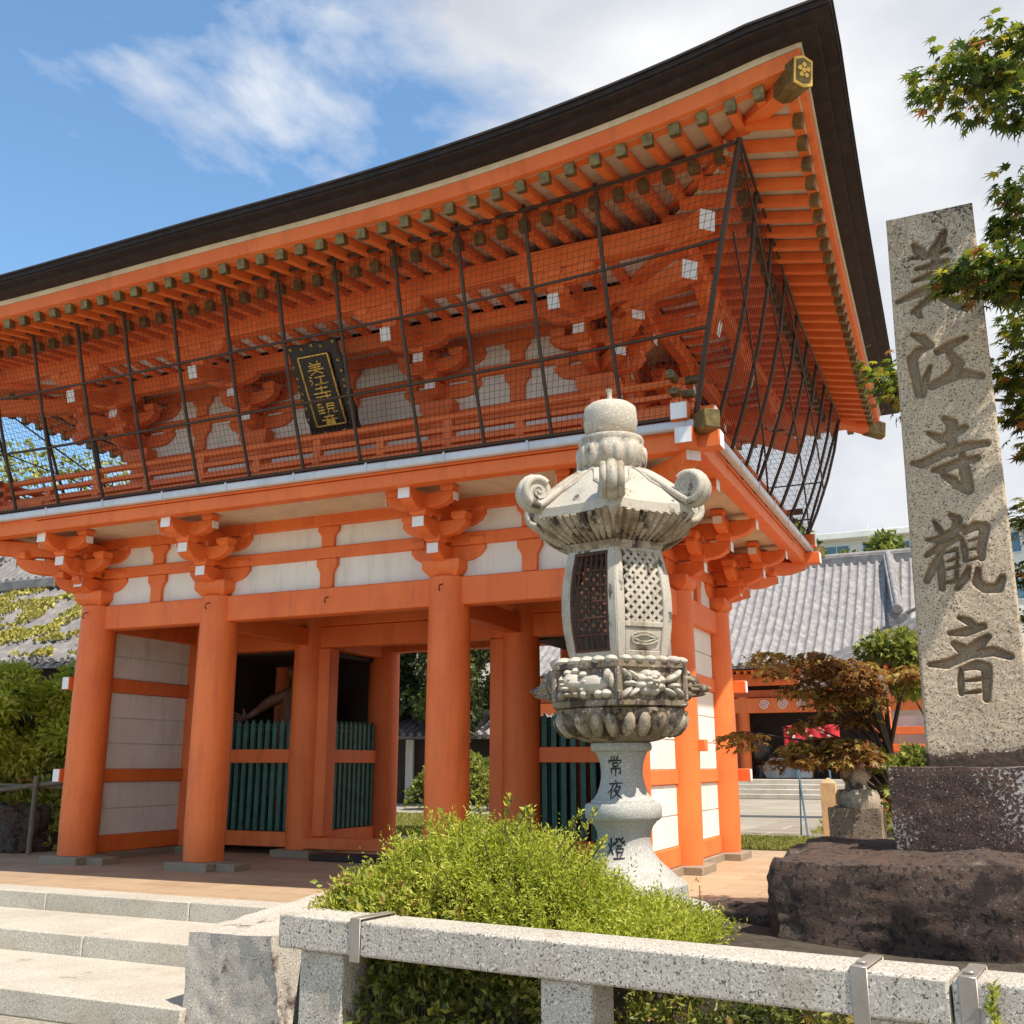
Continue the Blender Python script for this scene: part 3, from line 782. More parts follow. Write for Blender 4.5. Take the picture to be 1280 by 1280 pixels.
part(lay, 'roof_edge', M['thatch'], recalc=True)
# roof surface: concave hipped slopes up to a ridge
top = [(p+nrm*.40+Zv*.422) for p, nrm in per]
NR = 12; V = []; F = []
N = len(per)
for r in range(NR+1):
    t = r/NR; h = 2.5*(.3*t+.7*t*t)
    for p in top:
        rx = max(-10.0, min(-4.72, p.x)); tgt = Vector((rx if abs(p.y-12.5) > 4.5 else (-4.72 if p.x > CX else -10.0), 12.55, 0))
        q = p.lerp(Vector((tgt.x, tgt.y, p.z)), t); z = (p.z)*(1-t)+(6.9+.35)*t+h
        V.append((q.x, q.y, z))
F = [(r*N+k, r*N+(k+1) % N, (r+1)*N+(k+1) % N, (r+1)*N+k) for r in range(NR) for k in range(N)]
o = part(MB().add(V, F), 'roof_slope', M['thatch'], smooth=50)
rg = MB().box((-10.15, 12.37, 9.45), (-4.57, 12.73, 10.0)); part(rg, 'roof_ridge', M['tile_dark'], bevel=.03)

# rafters
def hip_lim(k, s):
    """how far in (outward offset from tip line) a rafter at s may run before the hip"""
    if k % 2 == 0:
        a = min(s-(2*CX+1.0), -1.0-s)
    else: a = min(s-YF, YBk-s)
    return max(.05, a)
def inpt(k, s, d, dz): return tip(k, s)-OA[k]*d+Zv*dz
rows = []
SP = .2605
fl_s = [-4.436+SP*q for q in range(-38, 14)]
fl_s = [s for s in fl_s if -13.5 < s < -1.3]
sd_s = [8.66+SP*q for q in range(0, 31)]
individual = []; rest = MB(); restcap = MB()
def rafter(k, s, kind, big):
    lim = hip_lim(k, s)
    if kind == 'fly':
        d0, d1, sl, w, h, z0 = 0.0, min(.80, lim+.05), .20, .082, .095, 0.0
    else:
        d0, d1, sl, w, h, z0 = .68, min(2.45, lim+.1), .13, .088, .105, .005
        if lim < .8: return
    a, b = inpt(k, s, d0, z0+0), inpt(k, s, d1, z0+(d1-d0)*sl)
    m = MB() if big else rest; c = MB() if big else restcap
    m.beam(a, b, w, h)
    dd = (a-b).normalized(); a2 = a+dd*.012; c.beam(a-dd*.075, a2, w+.016, h+.016)
    if big:
        o = part(m, 'rafter', M['verm']); c.build('rafter_end_cap', M['gold_old'], o)
for s in fl_s: rafter(0, s, 'fly', s > -10.9)
for s in sd_s: rafter(1, s, 'fly', True)
for s in fl_s: rafter(0, s, 'base', s > -9.2)
for s in sd_s: rafter(1, s, 'base', False)
for s in fl_s[::1]:
    rafter(2, s, 'fly', False)
for s in sd_s: rafter(3, s, 'fly', False); rafter(3, s, 'base', False)
o = part(rest, 'rafters', M['verm']); o['kind'] = 'stuff'
restcap.build('rafter_end_caps', M['gold_old'], o)
# soffit boards and the board above the base rafters
so_, ki = MB(), MB()
for k in range(4):
    rng_s = (2*CX+1.0, -1.0) if k == 0 else ((2*CX+1.2, -1.2) if k == 2 else (YF, YBk))
    n = 60; prev = None
    for q in range(n+1):
        s = rng_s[0]+(rng_s[1]-rng_s[0])*q/n; lim = max(.001, hip_lim(k, s)) if 0 < q < n else .001
        f = [inpt(k, s, d, .055+d*.20) for d in (-.02, min(.84, lim))]
        g_ = [inpt(k, s, min(d, lim), .062+(min(d, lim)-.68)*.13) for d in (.70, 2.6)] if lim > .72 else None
        kk = [inpt(k, s, d, z) for d, z in ((.70, .056), (.80, .056), (.80, .155), (.70, .155))] if lim > .72 else None
        if prev:
            pf, pg, pk = prev
            so_.add(pf+f, [(0, 1, 3, 2)])
            if g_ and pg: so_.add(pg+g_, [(0, 1, 3, 2)])
            if kk and pk: ki.add(pk+kk, [(i, (i+1) % 4, 4+(i+1) % 4, 4+i) for i in range(4)])
        prev = (f, g_, kk)
part(so_, 'soffit_boards', M['cream'], smooth=0)
part(ki, 'rafter_board', M['verm'], recalc=True, smooth=0)
# hip rafters with gilt tips
for cx, cy, dx, dy, k in ((-1.0, YF, 1, -1, 1), (-1.2, YBk, 1, 1, 1), (2*CX+1.0, YF, -1, -1, 3), (2*CX+1.2, YBk, -1, 1, 3)):
    zc = z_side(cy); d = Vector((dx, dy, 0)).normalized(); s = d.cross(Zv)
    T = Vector((cx, cy, zc))+d*.10
    h = MB(); A, B = T-d*1.25+Zv*.12, T+Zv*(-.03); h.beam(A, B, .17, .24)
    hp = part(h, 'hip_rafter', M['verm'], bevel=.01)
    dd = (B-A).normalized(); uu = s.cross(dd).normalized()
    cp = MB()
    pr = [(-.095, -.125), (0, -.155), (.095, -.125), (.095, .105), (0, .14), (-.095, .105)]
    cp.prism(pr, B-dd*.12, s, uu, dd*.30); cp.build('hip_sleeve', M['gold_old'], hp, bevel=.006)
    pl = MB(); pl.prism([(a*1.02, b*1.02) for a, b in pr], B+dd*.038, s, uu, dd*.014)
    pl2 = MB(); pl2.prism([(a*.78, b*.80) for a, b in pr], B+dd*.047, s, uu, dd*.006)
    pl.build('hip_end_plate', M['gold'], hp, bevel=.003); pl2.build('hip_end_field', M['gold_old'], hp)
    fw_ = MB()
    for q in range(6):
        a = 2*pi*q/5; rr = .043 if q < 5 else 0
        c_ = B+dd*.05+s*rr*sin(a)+uu*(rr*1.2*cos(a)-.005)
        ico = [(.024*cos(2*pi*t/10), .026*sin(2*pi*t/10)) for t in range(10)]
        fw_.prism(ico, c_+dd*.004, s, uu, dd*.014)
    fw_.build('flower_crest', M['gold'], hp, bevel=.004)
    h2 = MB(); A2, B2 = T-d*3.6+Zv*.02, T-d*1.12-Zv*.06; h2.beam(A2, B2, .18, .24)
    hb = part(h2, 'hip_rafter', M['verm'], bevel=.01)
    e2 = (B2-A2).normalized(); t2 = MB(); t2.obox(B2+e2*.003, e2*.003, s*.086, (s.cross(e2)).normalized()*.116); t2.build('white_beam_end', M['cream'], hb)

# ---------------- green picket fences in the statue bays
def picket_fence(a, b, y0, y1, label, n):
    """from (a,y0) to (b,y1)"""
    P, Q = Vector((a, y0, 0)), Vector((b, y1, 0)); d = (Q-P).normalized(); s = d.cross(Zv); l = (Q-P).length
    f = empty('picket_fence', (P+Q)/2, label, 'picket fence', 'picket fences of the statue bays')
    for z0, z1 in ((.11, .32), (1.285, 1.485)):
        MB().obox((P+Q)/2+Zv*(z0+z1)/2, d*l/2, s*.05, Zv*(z1-z0)/2).build('rail', M['verm'], f, bevel=.01)
    for q in range(n):
        c = P+d*l*(q+.5)/n
        pr = [(-.036, .33), (.036, .33), (.036, 1.74), (.046, 1.77), (.032, 1.80), (.046, 1.83), (.0, 1.92), (-.046, 1.83), (-.032, 1.80), (-.046, 1.77), (-.036, 1.74)]
        MB().prism(pr, c+s*.0, d, Zv, s*.045).build('picket', M['picket'], f)
picket_fence(XC[0]+.26, XC[1]-.26, YC[1]+.02, YC[1]+.02, 'green picket fence with orange rails closing the statue bay left of the passage', 12)
picket_fence(XC[2]+.26, XC[3]-.26, YC[1]+.02, YC[1]+.02, 'green picket fence with orange rails behind the stone lantern stem', 12)
picket_fence(XC[1], XC[1], YC[1]+.26, YB-.26, 'green picket fence along the left side of the passage, in deep shade', 12)
picket_fence(XC[2], XC[2], YC[1]+.26, YB-.26, 'green picket fence along the right side of the passage, almost hidden by the jamb', 12)

# ---------------- netting
# front net follows the eave line: build it as its own curved sheet
def net_sheet(name, label, topf, botf, us, outv, bow, mesh_n, mesh_m, pole_us, hpipes, diags=()):
    outv = Vector(outv)
    r = empty(name, botf(.5), label, 'bird netting', 'bird netting round the upper balcony')
    def pt(u, v): return Vector(topf(u)).lerp(Vector(botf(u)), v)+outv*bow*4*v*(1-v)
    for u in pole_us:
        MB().tube([pt(u, v)+outv*.014 for v in (-.03, 0, .25, .5, .75, 1.0, 1.055)], .0215, 8).build('pole', M['pipe'], r)
    for v in hpipes:
        MB().tube([pt(u, v)+outv*.036 for u in np.linspace(0, 1, 41)], .011 if 0 < v < 1 else .018, 6).build('cross_pipe', M['pipe'], r)
    for (u0, v0, u1, v1) in diags:
        MB().tube([pt(u0+(u1-u0)*t, v0+(v1-v0)*t)+outv*.03 for t in np.linspace(0, 1, 9)], .012, 6).build('brace', M['pipe'], r)
    w = MB()
    for q in range(mesh_n+1): w.tube([pt(q/mesh_n, v) for v in (0, .25, .5, .75, 1)], .0026, 3, False)
    for q in range(mesh_m+1): w.tube([pt(u, q/mesh_m) for u in np.linspace(0, 1, 41)], .0026, 3, False)
    w.build('wire_mesh', M['wire'], r, smooth=0)
    return r
def lerp(a, b, t): return a+(b-a)*t
def ftop(u): x = lerp(2*CX+1.62, -1.62, u); return (x, 8.70, z_front(x)*.62+6.66*.38+.045+.02)
def fbot(u): return (lerp(2*CX+2.32, -2.32, u), 9.40, 4.555)
fp = []
for q in range(-6, 7):
    # poles stand vertical: X of the top = X of the bottom
    x = -6.93+.777*(q); 
    fp.append(x)
def net_front():
    x0t, x1t, x0b, x1b = 2*CX+1.62, -1.62, 2*CX+2.32, -2.32
    r = empty('bird_netting', (CX, 9.4, 4.55), 'rusty pipe frame with wire netting before the upper front of the gate', 'bird netting', 'bird netting round the upper balcony')
    def pt(x, v): # v 0 top 1 bottom, x in bottom coordinates
        t = (x-x0b)/(x1b-x0b); xt = x if x0b+.6 < x < x1b-.6 else lerp(x0t, x1t, t)
        return Vector((x, 0, 0))
    def P(u, v): return Vector(ftop(u)).lerp(Vector(fbot(u)), v)+Vector((0, -1, .35))*(.05*4*v*(1-v))
    for q in range(-7, 6):
        x = -6.93+.777*q
        a = Vector((x, 8.70, ftop((x-x0t)/(x1t-x0t))[2])); b = Vector((x, 9.40, 4.555))
        if x < x0b or x > x1b-.3: continue
        MB().tube([a.lerp(b, v)+Vector((0, -1, .35))*(.05*4*v*(1-v)+.014) for v in (-.03, 0, .25, .5, .75, 1, 1.055)], .0215, 8).build('pole', M['pipe'], r)
    MB().tube([P(1, v)+Vector((.02, -.02, 0)) for v in (-.02, 0, .25, .5, .75, 1, 1.05)], .030, 8).build('corner_pole', M['pipe'], r)
    MB().tube([P(0, v)+Vector((-.02, -.02, 0)) for v in (-.02, 0, .25, .5, .75, 1, 1.05)], .030, 8).build('corner_pole', M['pipe'], r)
    for v in (0, .36, .68, 1):
        MB().tube([P(u, v)+Vector((0, -.034, .012)) for u in np.linspace(0, 1, 41)], .0165 if 0 < v < 1 else .02, 6).build('cross_pipe', M['pipe'], r)
    w = MB()
    n = 172
    for q in range(n+1): w.tube([P(q/n, v) for v in (0, .25, .5, .75, 1)], .0026, 3, False)
    for q in range(35): w.tube([P(u, q/34) for u in np.linspace(0, 1, 41)], .0026, 3, False)
    w.build('wire_mesh', M['wire'], r, smooth=0)
net_front()
def side_fn(sgn):
    fx = (lambda x: x) if sgn > 0 else (lambda x: 2*CX-x)
    def top(u): y = lerp(8.70, 16.2, u); return (fx(-1.62-.08*u), y, lerp(6.98, 6.55, min(1, u*2.2))+ (0 if u < .45 else -.02*(u-.45)))
    def bot(u): return (fx(-2.32), lerp(9.40, 15.95, u), 4.555)
    return top, bot
SD = [(0.02, .30, .62, 1.0), (.0, .62, .30, 1.0), (.05, .05, .95, .80), (.35, .02, 1, .6)]
t_, b_ = side_fn(1)
net_sheet('bird_netting', 'dark braced netting frame on the right side of the gate balcony', t_, b_, None, (1, 0, .35), .09, 96, 28, [q/9 for q in range(1, 10)], (0, 1), [(0.0, .34, .55, 1.0), (.0, .02, 1.0, .93), (.30, 0, 1.0, .62)])
t_, b_ = side_fn(-1)
net_sheet('bird_netting', 'dark netting frame on the far left side of the gate, seen through the balcony', t_, b_, None, (-1, 0, .35), .09, 90, 30, [q/7 for q in range(1, 8)], (0, .5, 1), [(0, .0, 1.0, .95), (0, .95, 1, 0)])
t_ = lambda u: (lerp(2*CX+1.7, -1.7, u), 16.2, 6.53); b_ = lambda u: (lerp(2*CX+2.32, -2.32, u), 15.95, 4.555)
net_sheet('bird_netting', 'netting frame at the back of the gate balcony, mostly hidden', t_, b_, None, (0, 1, .35), .09, 60, 24, [0]+[q/10 for q in range(1, 11)], (0, .5, .8, 1), [(.8, 0, 1, .9)])
# ------------------------------------------------------------------ strokes
def stroke_field(strokes, X, Z):
    """signed inside distance / half width and distance field for tapered brush strokes; X,Z arrays"""
    best = np.full(X.shape, -1e3)
    for pts in strokes:
        for (x0, z0, w0), (x1, z1, w1) in zip(pts[:-1], pts[1:]):
            dx, dz = x1-x0, z1-z0; l2 = dx*dx+dz*dz+1e-12
            t = np.clip(((X-x0)*dx+(Z-z0)*dz)/l2, 0, 1)
            d = np.hypot(X-x0-t*dx, Z-z0-t*dz); hw = (w0+(w1-w0)*t)/2
            best = np.maximum(best, hw-d)
    return best
def taper(pts, w, a=.55, b=.8, m=1.1):
    n = len(pts); ws = [a]+[m]*(n-2)+[b] if n > 2 else [a if a > .5 else .6, b+.2]
    return [(p[0], p[1], w*k) for p, k in zip(pts, ws)]

# ------------------------------------------------------------------ stone lantern
LB = Vector((-2.102, 6.283, .435))
lan = empty('stone_lantern', LB, 'tall hexagonal stone lantern with scrolled cap, lattice fire box and inked stem', 'stone lantern')
toC = atan2(-LB.y, -LB.x)              # direction to the viewer: one edge of the hexagon faces it
def lat(mb, name, mat, parent=lan, **k):
    mb.xf(Matrix.Translation(LB) @ Matrix.Rotation(radians(-.5), 4, Vector((cos(radians(24.5))*0-sin(radians(24.5)), cos(radians(24.5)), 0))) )
    return mb.build(name, mat, parent, **k)
def hexf(a, a0=None, k=1.0):
    """radius factor of a hexagon with a vertex (factor 1) at angle a0"""
    a0 = toC if a0 is None else a0
    q = ((a-a0) % (pi/3))-pi/6
    return k*cos(pi/6)/cos(q)+(1-k)
# lotus base
def petal(n, amp, z0, z1):
    def fn(r, z, a, i):
        t = (z-z0)/(z1-z0)
        return r*(1+amp*abs(sin(n*a/2))**.5*(1 if 0 <= t <= 1 else 0)-amp*.4)
    return fn
b = MB(); b.lathe([(.44, -.14), (.50, -.10), (.505, -.05), (.47, .0), (.40, .03), (.33, .032)], 96, fn=petal(16, .12, -.12, .02)); lat(b, 'lotus_base', M['stem'], smooth=50)
# stem
prof = [(.355, .0), (.375, .02), (.378, .06), (.372, .12), (.345, .145), (.325, .150), (.30, .175), (.255, .215), (.210, .255), (.178, .30), (.162, .36), (.166, .42), (.182, .455), (.200, .474), (.204, .482), (.215, .486), (.228, .495),
        (.236, .51), (.238, .54), (.236, .57), (.226, .588), (.200, .592), (.196, .606), (.180, .615), (.160, .645), (.142, .69), (.131, .74), (.1285, .78), (.135, .83), (.150, .87), (.160, .893), (.164, .898), (.182, .902), (.190, .912), (.191, .935), (.186, .950), (.17, .955)]
stem = lat(MB().lathe(prof, 64), 'stem', M['stem'], smooth=35)
def stem_r(z): return np.interp(z, [q[1] for q in prof], [q[0] for q in prof])
CH = {
 'tsune': [[(50,2),(50,20)],[(26,4),(36,18)],[(76,3),(62,18)],[(13,20),(6,38)],[(12,25),(92,23),(80,38)],[(32,36),(34,54)],[(32,37),(70,36),(66,54)],[(33,52),(67,52)],[(20,62),(22,90)],[(20,64),(80,62),(80,90),(68,84)],[(50,54),(50,102)]],
 'yoru': [[(48,0),(56,13)],[(8,20),(94,15)],[(38,22),(24,48),(2,70)],[(26,46),(26,99)],[(60,20),(52,42),(38,60)],[(54,36),(82,34),(68,66),(32,99)],[(54,50),(64,60)],[(48,56),(70,80),(100,95)]],
 'akari': [[(8,28),(15,46)],[(42,22),(32,40)],[(23,4),(23,45),(2,94)],[(24,56),(38,78)],[(46,10),(64,8),(40,36)],[(50,18),(58,26)],[(88,2),(76,14)],[(66,4),(80,24),(100,36)],[(96,16),(82,26)],[(52,40),(84,39)],[(52,50),(53,68)],[(52,51),(88,50),(85,67)],[(53,66),(86,66)],[(58,72),(63,86)],[(82,71),(75,86)],[(42,94),(100,91)]],
}
def ink_char(name, z0, h, ang0, wid):
    m = MB()
    for st_ in CH[name]:
        pts = []
        for (x0, y0), (x1, y1) in zip(st_[:-1], st_[1:]):
            n = max(2, int(math.hypot(x1-x0, y1-y0)/8))
            for q in range(n): pts.append((x0+(x1-x0)*q/n, y0+(y1-y0)*q/n))
        pts.append(st_[-1]); k = len(pts); L, Rr = [], []
        for i, (x, y) in enumerate(pts):
            a, b_ = pts[max(i-1, 0)], pts[min(i+1, k-1)]; dx, dy = b_[0]-a[0], b_[1]-a[1]; l = math.hypot(dx, dy)+1e-6
            w = 4.6*(1.15-.55*abs(i/(k-1)-.15)) if k > 1 else 4
            for S_, sg in ((L, 1), (Rr, -1)):
                X = x+sg*-dy/l*w; Y = y+sg*dx/l*w
                z = z0+h*(1-Y/100); r = stem_r(z)+.0025; ar = ang0+(X-50)/100*wid/r
                S_.append((r*cos(ar), r*sin(ar), z))
        m.add(L+Rr, [(i, i+1, k+i+1, k+i) for i in range(k-1)])
    return m
for nm, z0, h, wd in (('tsune', .752, .122, .098), ('yoru', .618, .110, .10), ('akari', .268, .130, .118)):
    lat(ink_char(nm, z0, h, toC-.30, wd), 'inscription', M['ink'], stem, smooth=0)
# lotus bowl and carved hexagonal platform
def lotus_fn(r, z, a, i):
    t = np.clip((z-.955)/.19, 0, 1); q = abs(sin(9*(a-toC)))
    return r*(1+(.085*q**.6-.05)*sin(pi*min(1, t*1.05+.05))) if .96 < z < 1.15 else r
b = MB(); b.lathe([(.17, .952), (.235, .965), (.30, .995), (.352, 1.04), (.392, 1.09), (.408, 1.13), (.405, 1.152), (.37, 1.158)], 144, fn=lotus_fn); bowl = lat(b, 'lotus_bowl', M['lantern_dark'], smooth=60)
def blob(mb, c, r, ax, n=10):
    """ellipsoid with axes ax=(X,Y,Z vectors) scaled r"""
    P = [[tuple(Vector(c)+ax[0]*(r[0]*cos(v)*sin(u))+ax[1]*(r[1]*sin(v)*sin(u))+ax[2]*(r[2]*cos(u))) for v in np.linspace(0, 2*pi, n+1)] for u in np.linspace(0, pi, n//2+2)]
    mb.grid(P)
for q in range(12):      # raised petals round the bowl, each a pair of lobes under a rim
    a = toC+(q+.5)*pi/6; N = Vector((cos(a), sin(a), 0)); T = Vector((-sin(a), cos(a), 0)); m = MB()
    dn = (N*.62+Zv*.78).normalized(); on = (N*.78-Zv*.62).normalized()
    for s_ in (-1, 1): blob(m, N*.362+T*s_*.048+Zv*1.055, (.042, .088, .050), (T, dn, on))
    m.tube([N*.405*1.0+T*.105*sin(u)+Zv*(1.135-.135*(1+cos(u))/2*0-.13*(1-abs(sin(u))**.8)*1.0)-N*(.105*(1-abs(sin(u))**.8)) for u in np.linspace(-pi/2, pi/2, 13)], .010, 6)
    lat(m, 'petal', M['lantern_mid'], bowl, smooth=80, recalc=True)
plat = MB(); hx = lambda r, z, a, i: r*hexf(a)
plat.lathe([(.462, 1.158), (.476, 1.165), (.476, 1.195), (.455, 1.20), (.455, 1.385), (.476, 1.39), (.476, 1.425), (.46, 1.43), (.30, 1.44)], 96, fn=hx)
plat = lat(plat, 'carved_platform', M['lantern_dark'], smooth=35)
# framing posts of the carved panels and a ring of petals on the top
for q in range(6):
    a = toC+q*pi/3; c = Vector((cos(a), sin(a), 0)); fr = MB(); fr.tube([c*.457+Zv*1.197, c*.457+Zv*1.388], .022, 8)
    lat(fr, 'panel_frame', M['lantern_dark'], plat)
pt_ = MB()
for q in range(30):
    a = toC+(q+.5)*2*pi/30; rr = .425*hexf(a); c = Vector((rr*cos(a), rr*sin(a), 1.436))
    tg = Vector((-sin(a), cos(a), 0)); rd = Vector((cos(a), sin(a), 0))
    P = [[tuple(c+tg*(.044*cos(v)*sin(u))+rd*(.065*cos(u))+Zv*(.030*sin(v)*sin(u))) for v in np.linspace(0, 2*pi, 9)] for u in np.linspace(0, pi, 7)]
    pt_.grid(P)
lat(pt_, 'petal_ring', M['lantern_light'], plat, smooth=80, recalc=True)
# relief carvings : lion on one panel, peonies on the others
rr_ = random.Random(5)
for q in range(6):
    am = toC+(q+.5)*pi/3; N = Vector((cos(am), sin(am), 0)); T = Vector((-sin(am), cos(am), 0)); ap = .455*cos(pi/6)
    c0 = N*ap+Zv*1.29; m = MB(); ax = (T, Zv, N)
    lion = q in (5, 1, 4)
    def bl(x, z, rx, rz, d, out=0): blob(m, c0+T*x+Zv*z+N*out, (rx, rz, d), ax)
    if lion:
        s_ = 1
        bl(.03, .0, .14, .062, .05)                      # body
        bl(-.085, .012, .075, .072, .085)                # head
        bl(-.11, -.022, .045, .022, .105); bl(-.105, -.055, .042, .018, .085)   # muzzle, jaw
        bl(-.12, .002, .018, .014, .115); bl(-.075, .032, .017, .013, .095); bl(-.135, .032, .015, .012, .095)
        for k in range(9):
            a = 2*pi*k/9; bl(-.075+.085*cos(a), .015+.07*sin(a), .03, .024, .055)
        for x in (.00, .10, -.16, .15): bl(x, -.058, .034, .03, .06)
        bl(.16, .05, .03, .045, .045); bl(.185, .02, .022, .05, .035)
    else:
        for k in range(8):
            a = 2*pi*k/8+.3; bl(.0+.068*cos(a)-.02, .005+.05*sin(a), .046, .034, .05)
        for k in range(5):
            a = 2*pi*k/5; bl(-.02+.03*cos(a), .01+.024*sin(a), .03, .024, .075)
        bl(-.02, .01, .022, .02, .095)
        for k, (x, z, an) in enumerate(((.13, .035, .5), (.15, -.01, 0), (.12, -.05, -.5), (.17, .055, .8), (.175, -.045, -.7), (-.13, .045, 2.5), (-.155, 0, 3.1), (-.13, -.05, 3.7), (-.18, .05, 2.3), (-.18, -.05, 3.9))):
            e = T*cos(an)+Zv*sin(an); f_ = Zv*cos(an)-T*sin(an); blob(m, c0+T*x+Zv*z, (.05, .02, .045), (e, f_, N))
    if q in (1, 4):   # side heads stand out of the panel
        bl(.0, .01, .10, .075, .12); bl(-.02, -.01, .06, .045, .18); bl(.0, -.045, .05, .022, .15); bl(.06, .055, .03, .03, .10); bl(-.06, .05, .03, .03, .10)
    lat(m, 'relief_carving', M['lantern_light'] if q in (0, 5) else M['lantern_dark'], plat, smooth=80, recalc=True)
# fire box : barrel-shaped hexagonal frame
def boxR(z):
    t = (z-1.44)/(2.17-1.44); return .328+.072*sin(pi*min(1, max(0, t*.94+.06)))**.9
fb = empty  # (frame is one mesh)
fm = MB()
zs = np.linspace(1.445, 2.165, 15)
def facet_pt(q, u, z, off=0.0):
    """point on facet q, u in [-1,1] across, height z"""
    a0, a1 = toC+q*pi/3, toC+(q+1)*pi/3; r = boxR(z)+off
    A = Vector((cos(a0), sin(a0), 0))*r; B = Vector((cos(a1), sin(a1), 0))*r
    p = A.lerp(B, (u+1)/2); return Vector((p.x, p.y, z))
def facet_strip(m, q, u0, u1, z0, z1, th=.05, nz=8, off=0.0):
    zz = np.linspace(z0, z1, nz)
    O = [[facet_pt(q, u, z, off) for u in (u0, u1)] for z in zz]; I = [[facet_pt(q, u, z, off-th) for u in (u0, u1)] for z in zz]
    n = len(zz); V = [p for r in O for p in r]+[p for r in I for p in r]; k = 2*n
    F = []
    for i in range(n-1):
        F += [(2*i, 2*i+1, 2*i+3, 2*i+2), (k+2*i+1, k+2*i, k+2*i+2, k+2*i+3), (2*i, 2*i+2, k+2*i+2, k+2*i), (2*i+1, k+2*i+1, k+2*i+3, 2*i+3)]
    F += [(0, k, k+1, 1), (2*n-2, 2*n-1, k+2*n-1, k+2*n-2)]
    m.add(V, F)
for q in range(6):
    facet_strip(fm, q, -1, -.70, 1.445, 2.165); facet_strip(fm, q, .70, 1, 1.445, 2.165)
    facet_strip(fm, q, -.70, .70, 2.12, 2.165, nz=3)
    facet_strip(fm, q, -.70, .70, 1.445, 1.50, nz=3)
    if q in (0, 2, 3): facet_strip(fm, q, -.70, .70, 1.64, 1.675, nz=3); facet_strip(fm, q, -.70, .70, 1.50, 1.64, th=.05, nz=4, off=-.012)
    if q in (1, 4): facet_strip(fm, q, -.70, .70, 1.50, 2.12, th=.04, off=-.015)
fm.lathe([(.30, 1.442), (.30, 1.452)], 6); 
fire = lat(fm, 'fire_box', M['lantern_light'], bevel=.006)
em = MB(); c1 = [facet_pt(0, .5*cos(a)*(1+.12*cos(3*a)), 1.572+.036*sin(a), .0) for a in np.linspace(0, 2*pi, 33)]; em.tube(c1, .0055, 5, False)
em.tube([facet_pt(0, .36*cos(a)*(1+.2*cos(4*a)), 1.572+.02*sin(a), .0) for a in np.linspace(0, 2*pi, 33)], .005, 5, False)
lat(em, 'cartouche', M['lantern_light'], fire)
for q in (0, 2, 3):   # diamond lattice
    lm = MB(); z0, z1 = 1.672, 2.122; uw = .70; W_ = .388*.70   # metres across
    H = z1-z0; step = .062
    for sg in (1, -1):
        c = -H
        while c < W_+H:
            # line x = c + sg*(z)  clipped to the panel
            t0, t1 = 0, H
            xa = (lambda z: c+z) if sg > 0 else (lambda z: W_-c-z)
            zz = [z for z in np.linspace(0, H, 60) if 0 <= xa(z) <= W_]
            if len(zz) > 1:
                pts = [facet_pt(q, -uw+2*uw*xa(z)/W_, z0+z, -.022) for z in np.linspace(zz[0], zz[-1], 6)]
                for p, p2 in zip(pts[:-1], pts[1:]):
                    N = Vector((cos(toC+(q+.5)*pi/3), sin(toC+(q+.5)*pi/3), 0)); lm.beam(p, p2, .021, .024+.002*sg, N)
            c += step
    lat(lm, 'stone_lattice', M['lantern_light'], fire, smooth=0)
gm = MB()   # iron grille
for u in np.linspace(-.68, .68, 7): gm.tube([facet_pt(5, u, z, -.018) for z in np.linspace(1.50, 2.12, 7)], .0075 if abs(u) < .6 else .014, 6)
for z in (1.505, 1.60, 1.70, 1.80, 1.90, 2.0, 2.115): gm.tube([facet_pt(5, u, z, -.010) for u in np.linspace(-.68, .68, 3)], .0075 if 1.55 < z < 2.05 else .014, 6)
lat(gm, 'iron_grille', M['iron'], fire)
# cap
nA, nT = 96, 18
def cap_hex(a): 
    h = hexf(a); return h
def cap_pt(a, t, under=False):
    h = cap_hex(a); v = max(0, (h-.866)/.134)            # 1 at corners
    Rv = .565
    if not under:
        r = .15+(Rv*h-.15)*t
        z = 2.675-.275*(t**.92)+.10*sin(pi*t**.62)*(1-.45*v)+.02*v**1.5*t**3
    else:
        r = Rv*h*(1-.42*t); z = 2.40+.02*v**1.5*(1-t)-.055-.150*t
    return (r*cos(a), r*sin(a), z)
cp = MB()
rowsP = [[cap_pt(2*pi*k/nA+toC, t) for k in range(nA+1)] for t in np.linspace(0, 1, nT)]
cp.grid([r for r in rowsP][::-1])
# thick rim and grooved underside
rim = [[(x*1.0, y*1.0, z-d) for (x, y, z) in rowsP[-1]] for d in (0, .03, .058)]
cp.grid(rim[::-1])
und = []
for i, t in enumerate(np.linspace(0, 1, 12)):
    row = []
    for k in range(nA*3+1):
        a = 2*pi*k/(nA*3)+toC; x, y, z = cap_pt(a, t, True)
        g_ = .030*(abs(sin(18*(a-toC)))**.5)*sin(pi*min(1, t*1.2)) if t < .83 else 0
        row.append((x, y, z-g_))
    und.append(row)
cap = lat(cp, 'cap', M['lantern_light'], smooth=50, recalc=True)
um = MB(); um.grid(und)
for q in range(6):      # ribs fanning under the eave
    for k in range(9):
        u = (k-4)/4.6; a = toC+(q+.5)*pi/3+u*pi/6
        um.tube([Vector(cap_pt(a*(1-0)+0, t, True))-Zv*(.004+.012*sin(pi*t)) for t in (.0, .15, .35, .6, .9)], [.019, .024, .024, .020, .014], 7)
um.lathe([(.33, 2.13), (.345, 2.155), (.36, 2.19), (.30, 2.20)], 96, fn=hx); lat(um, 'cap_underside', M['lantern_mid'], cap, smooth=40, recalc=True)
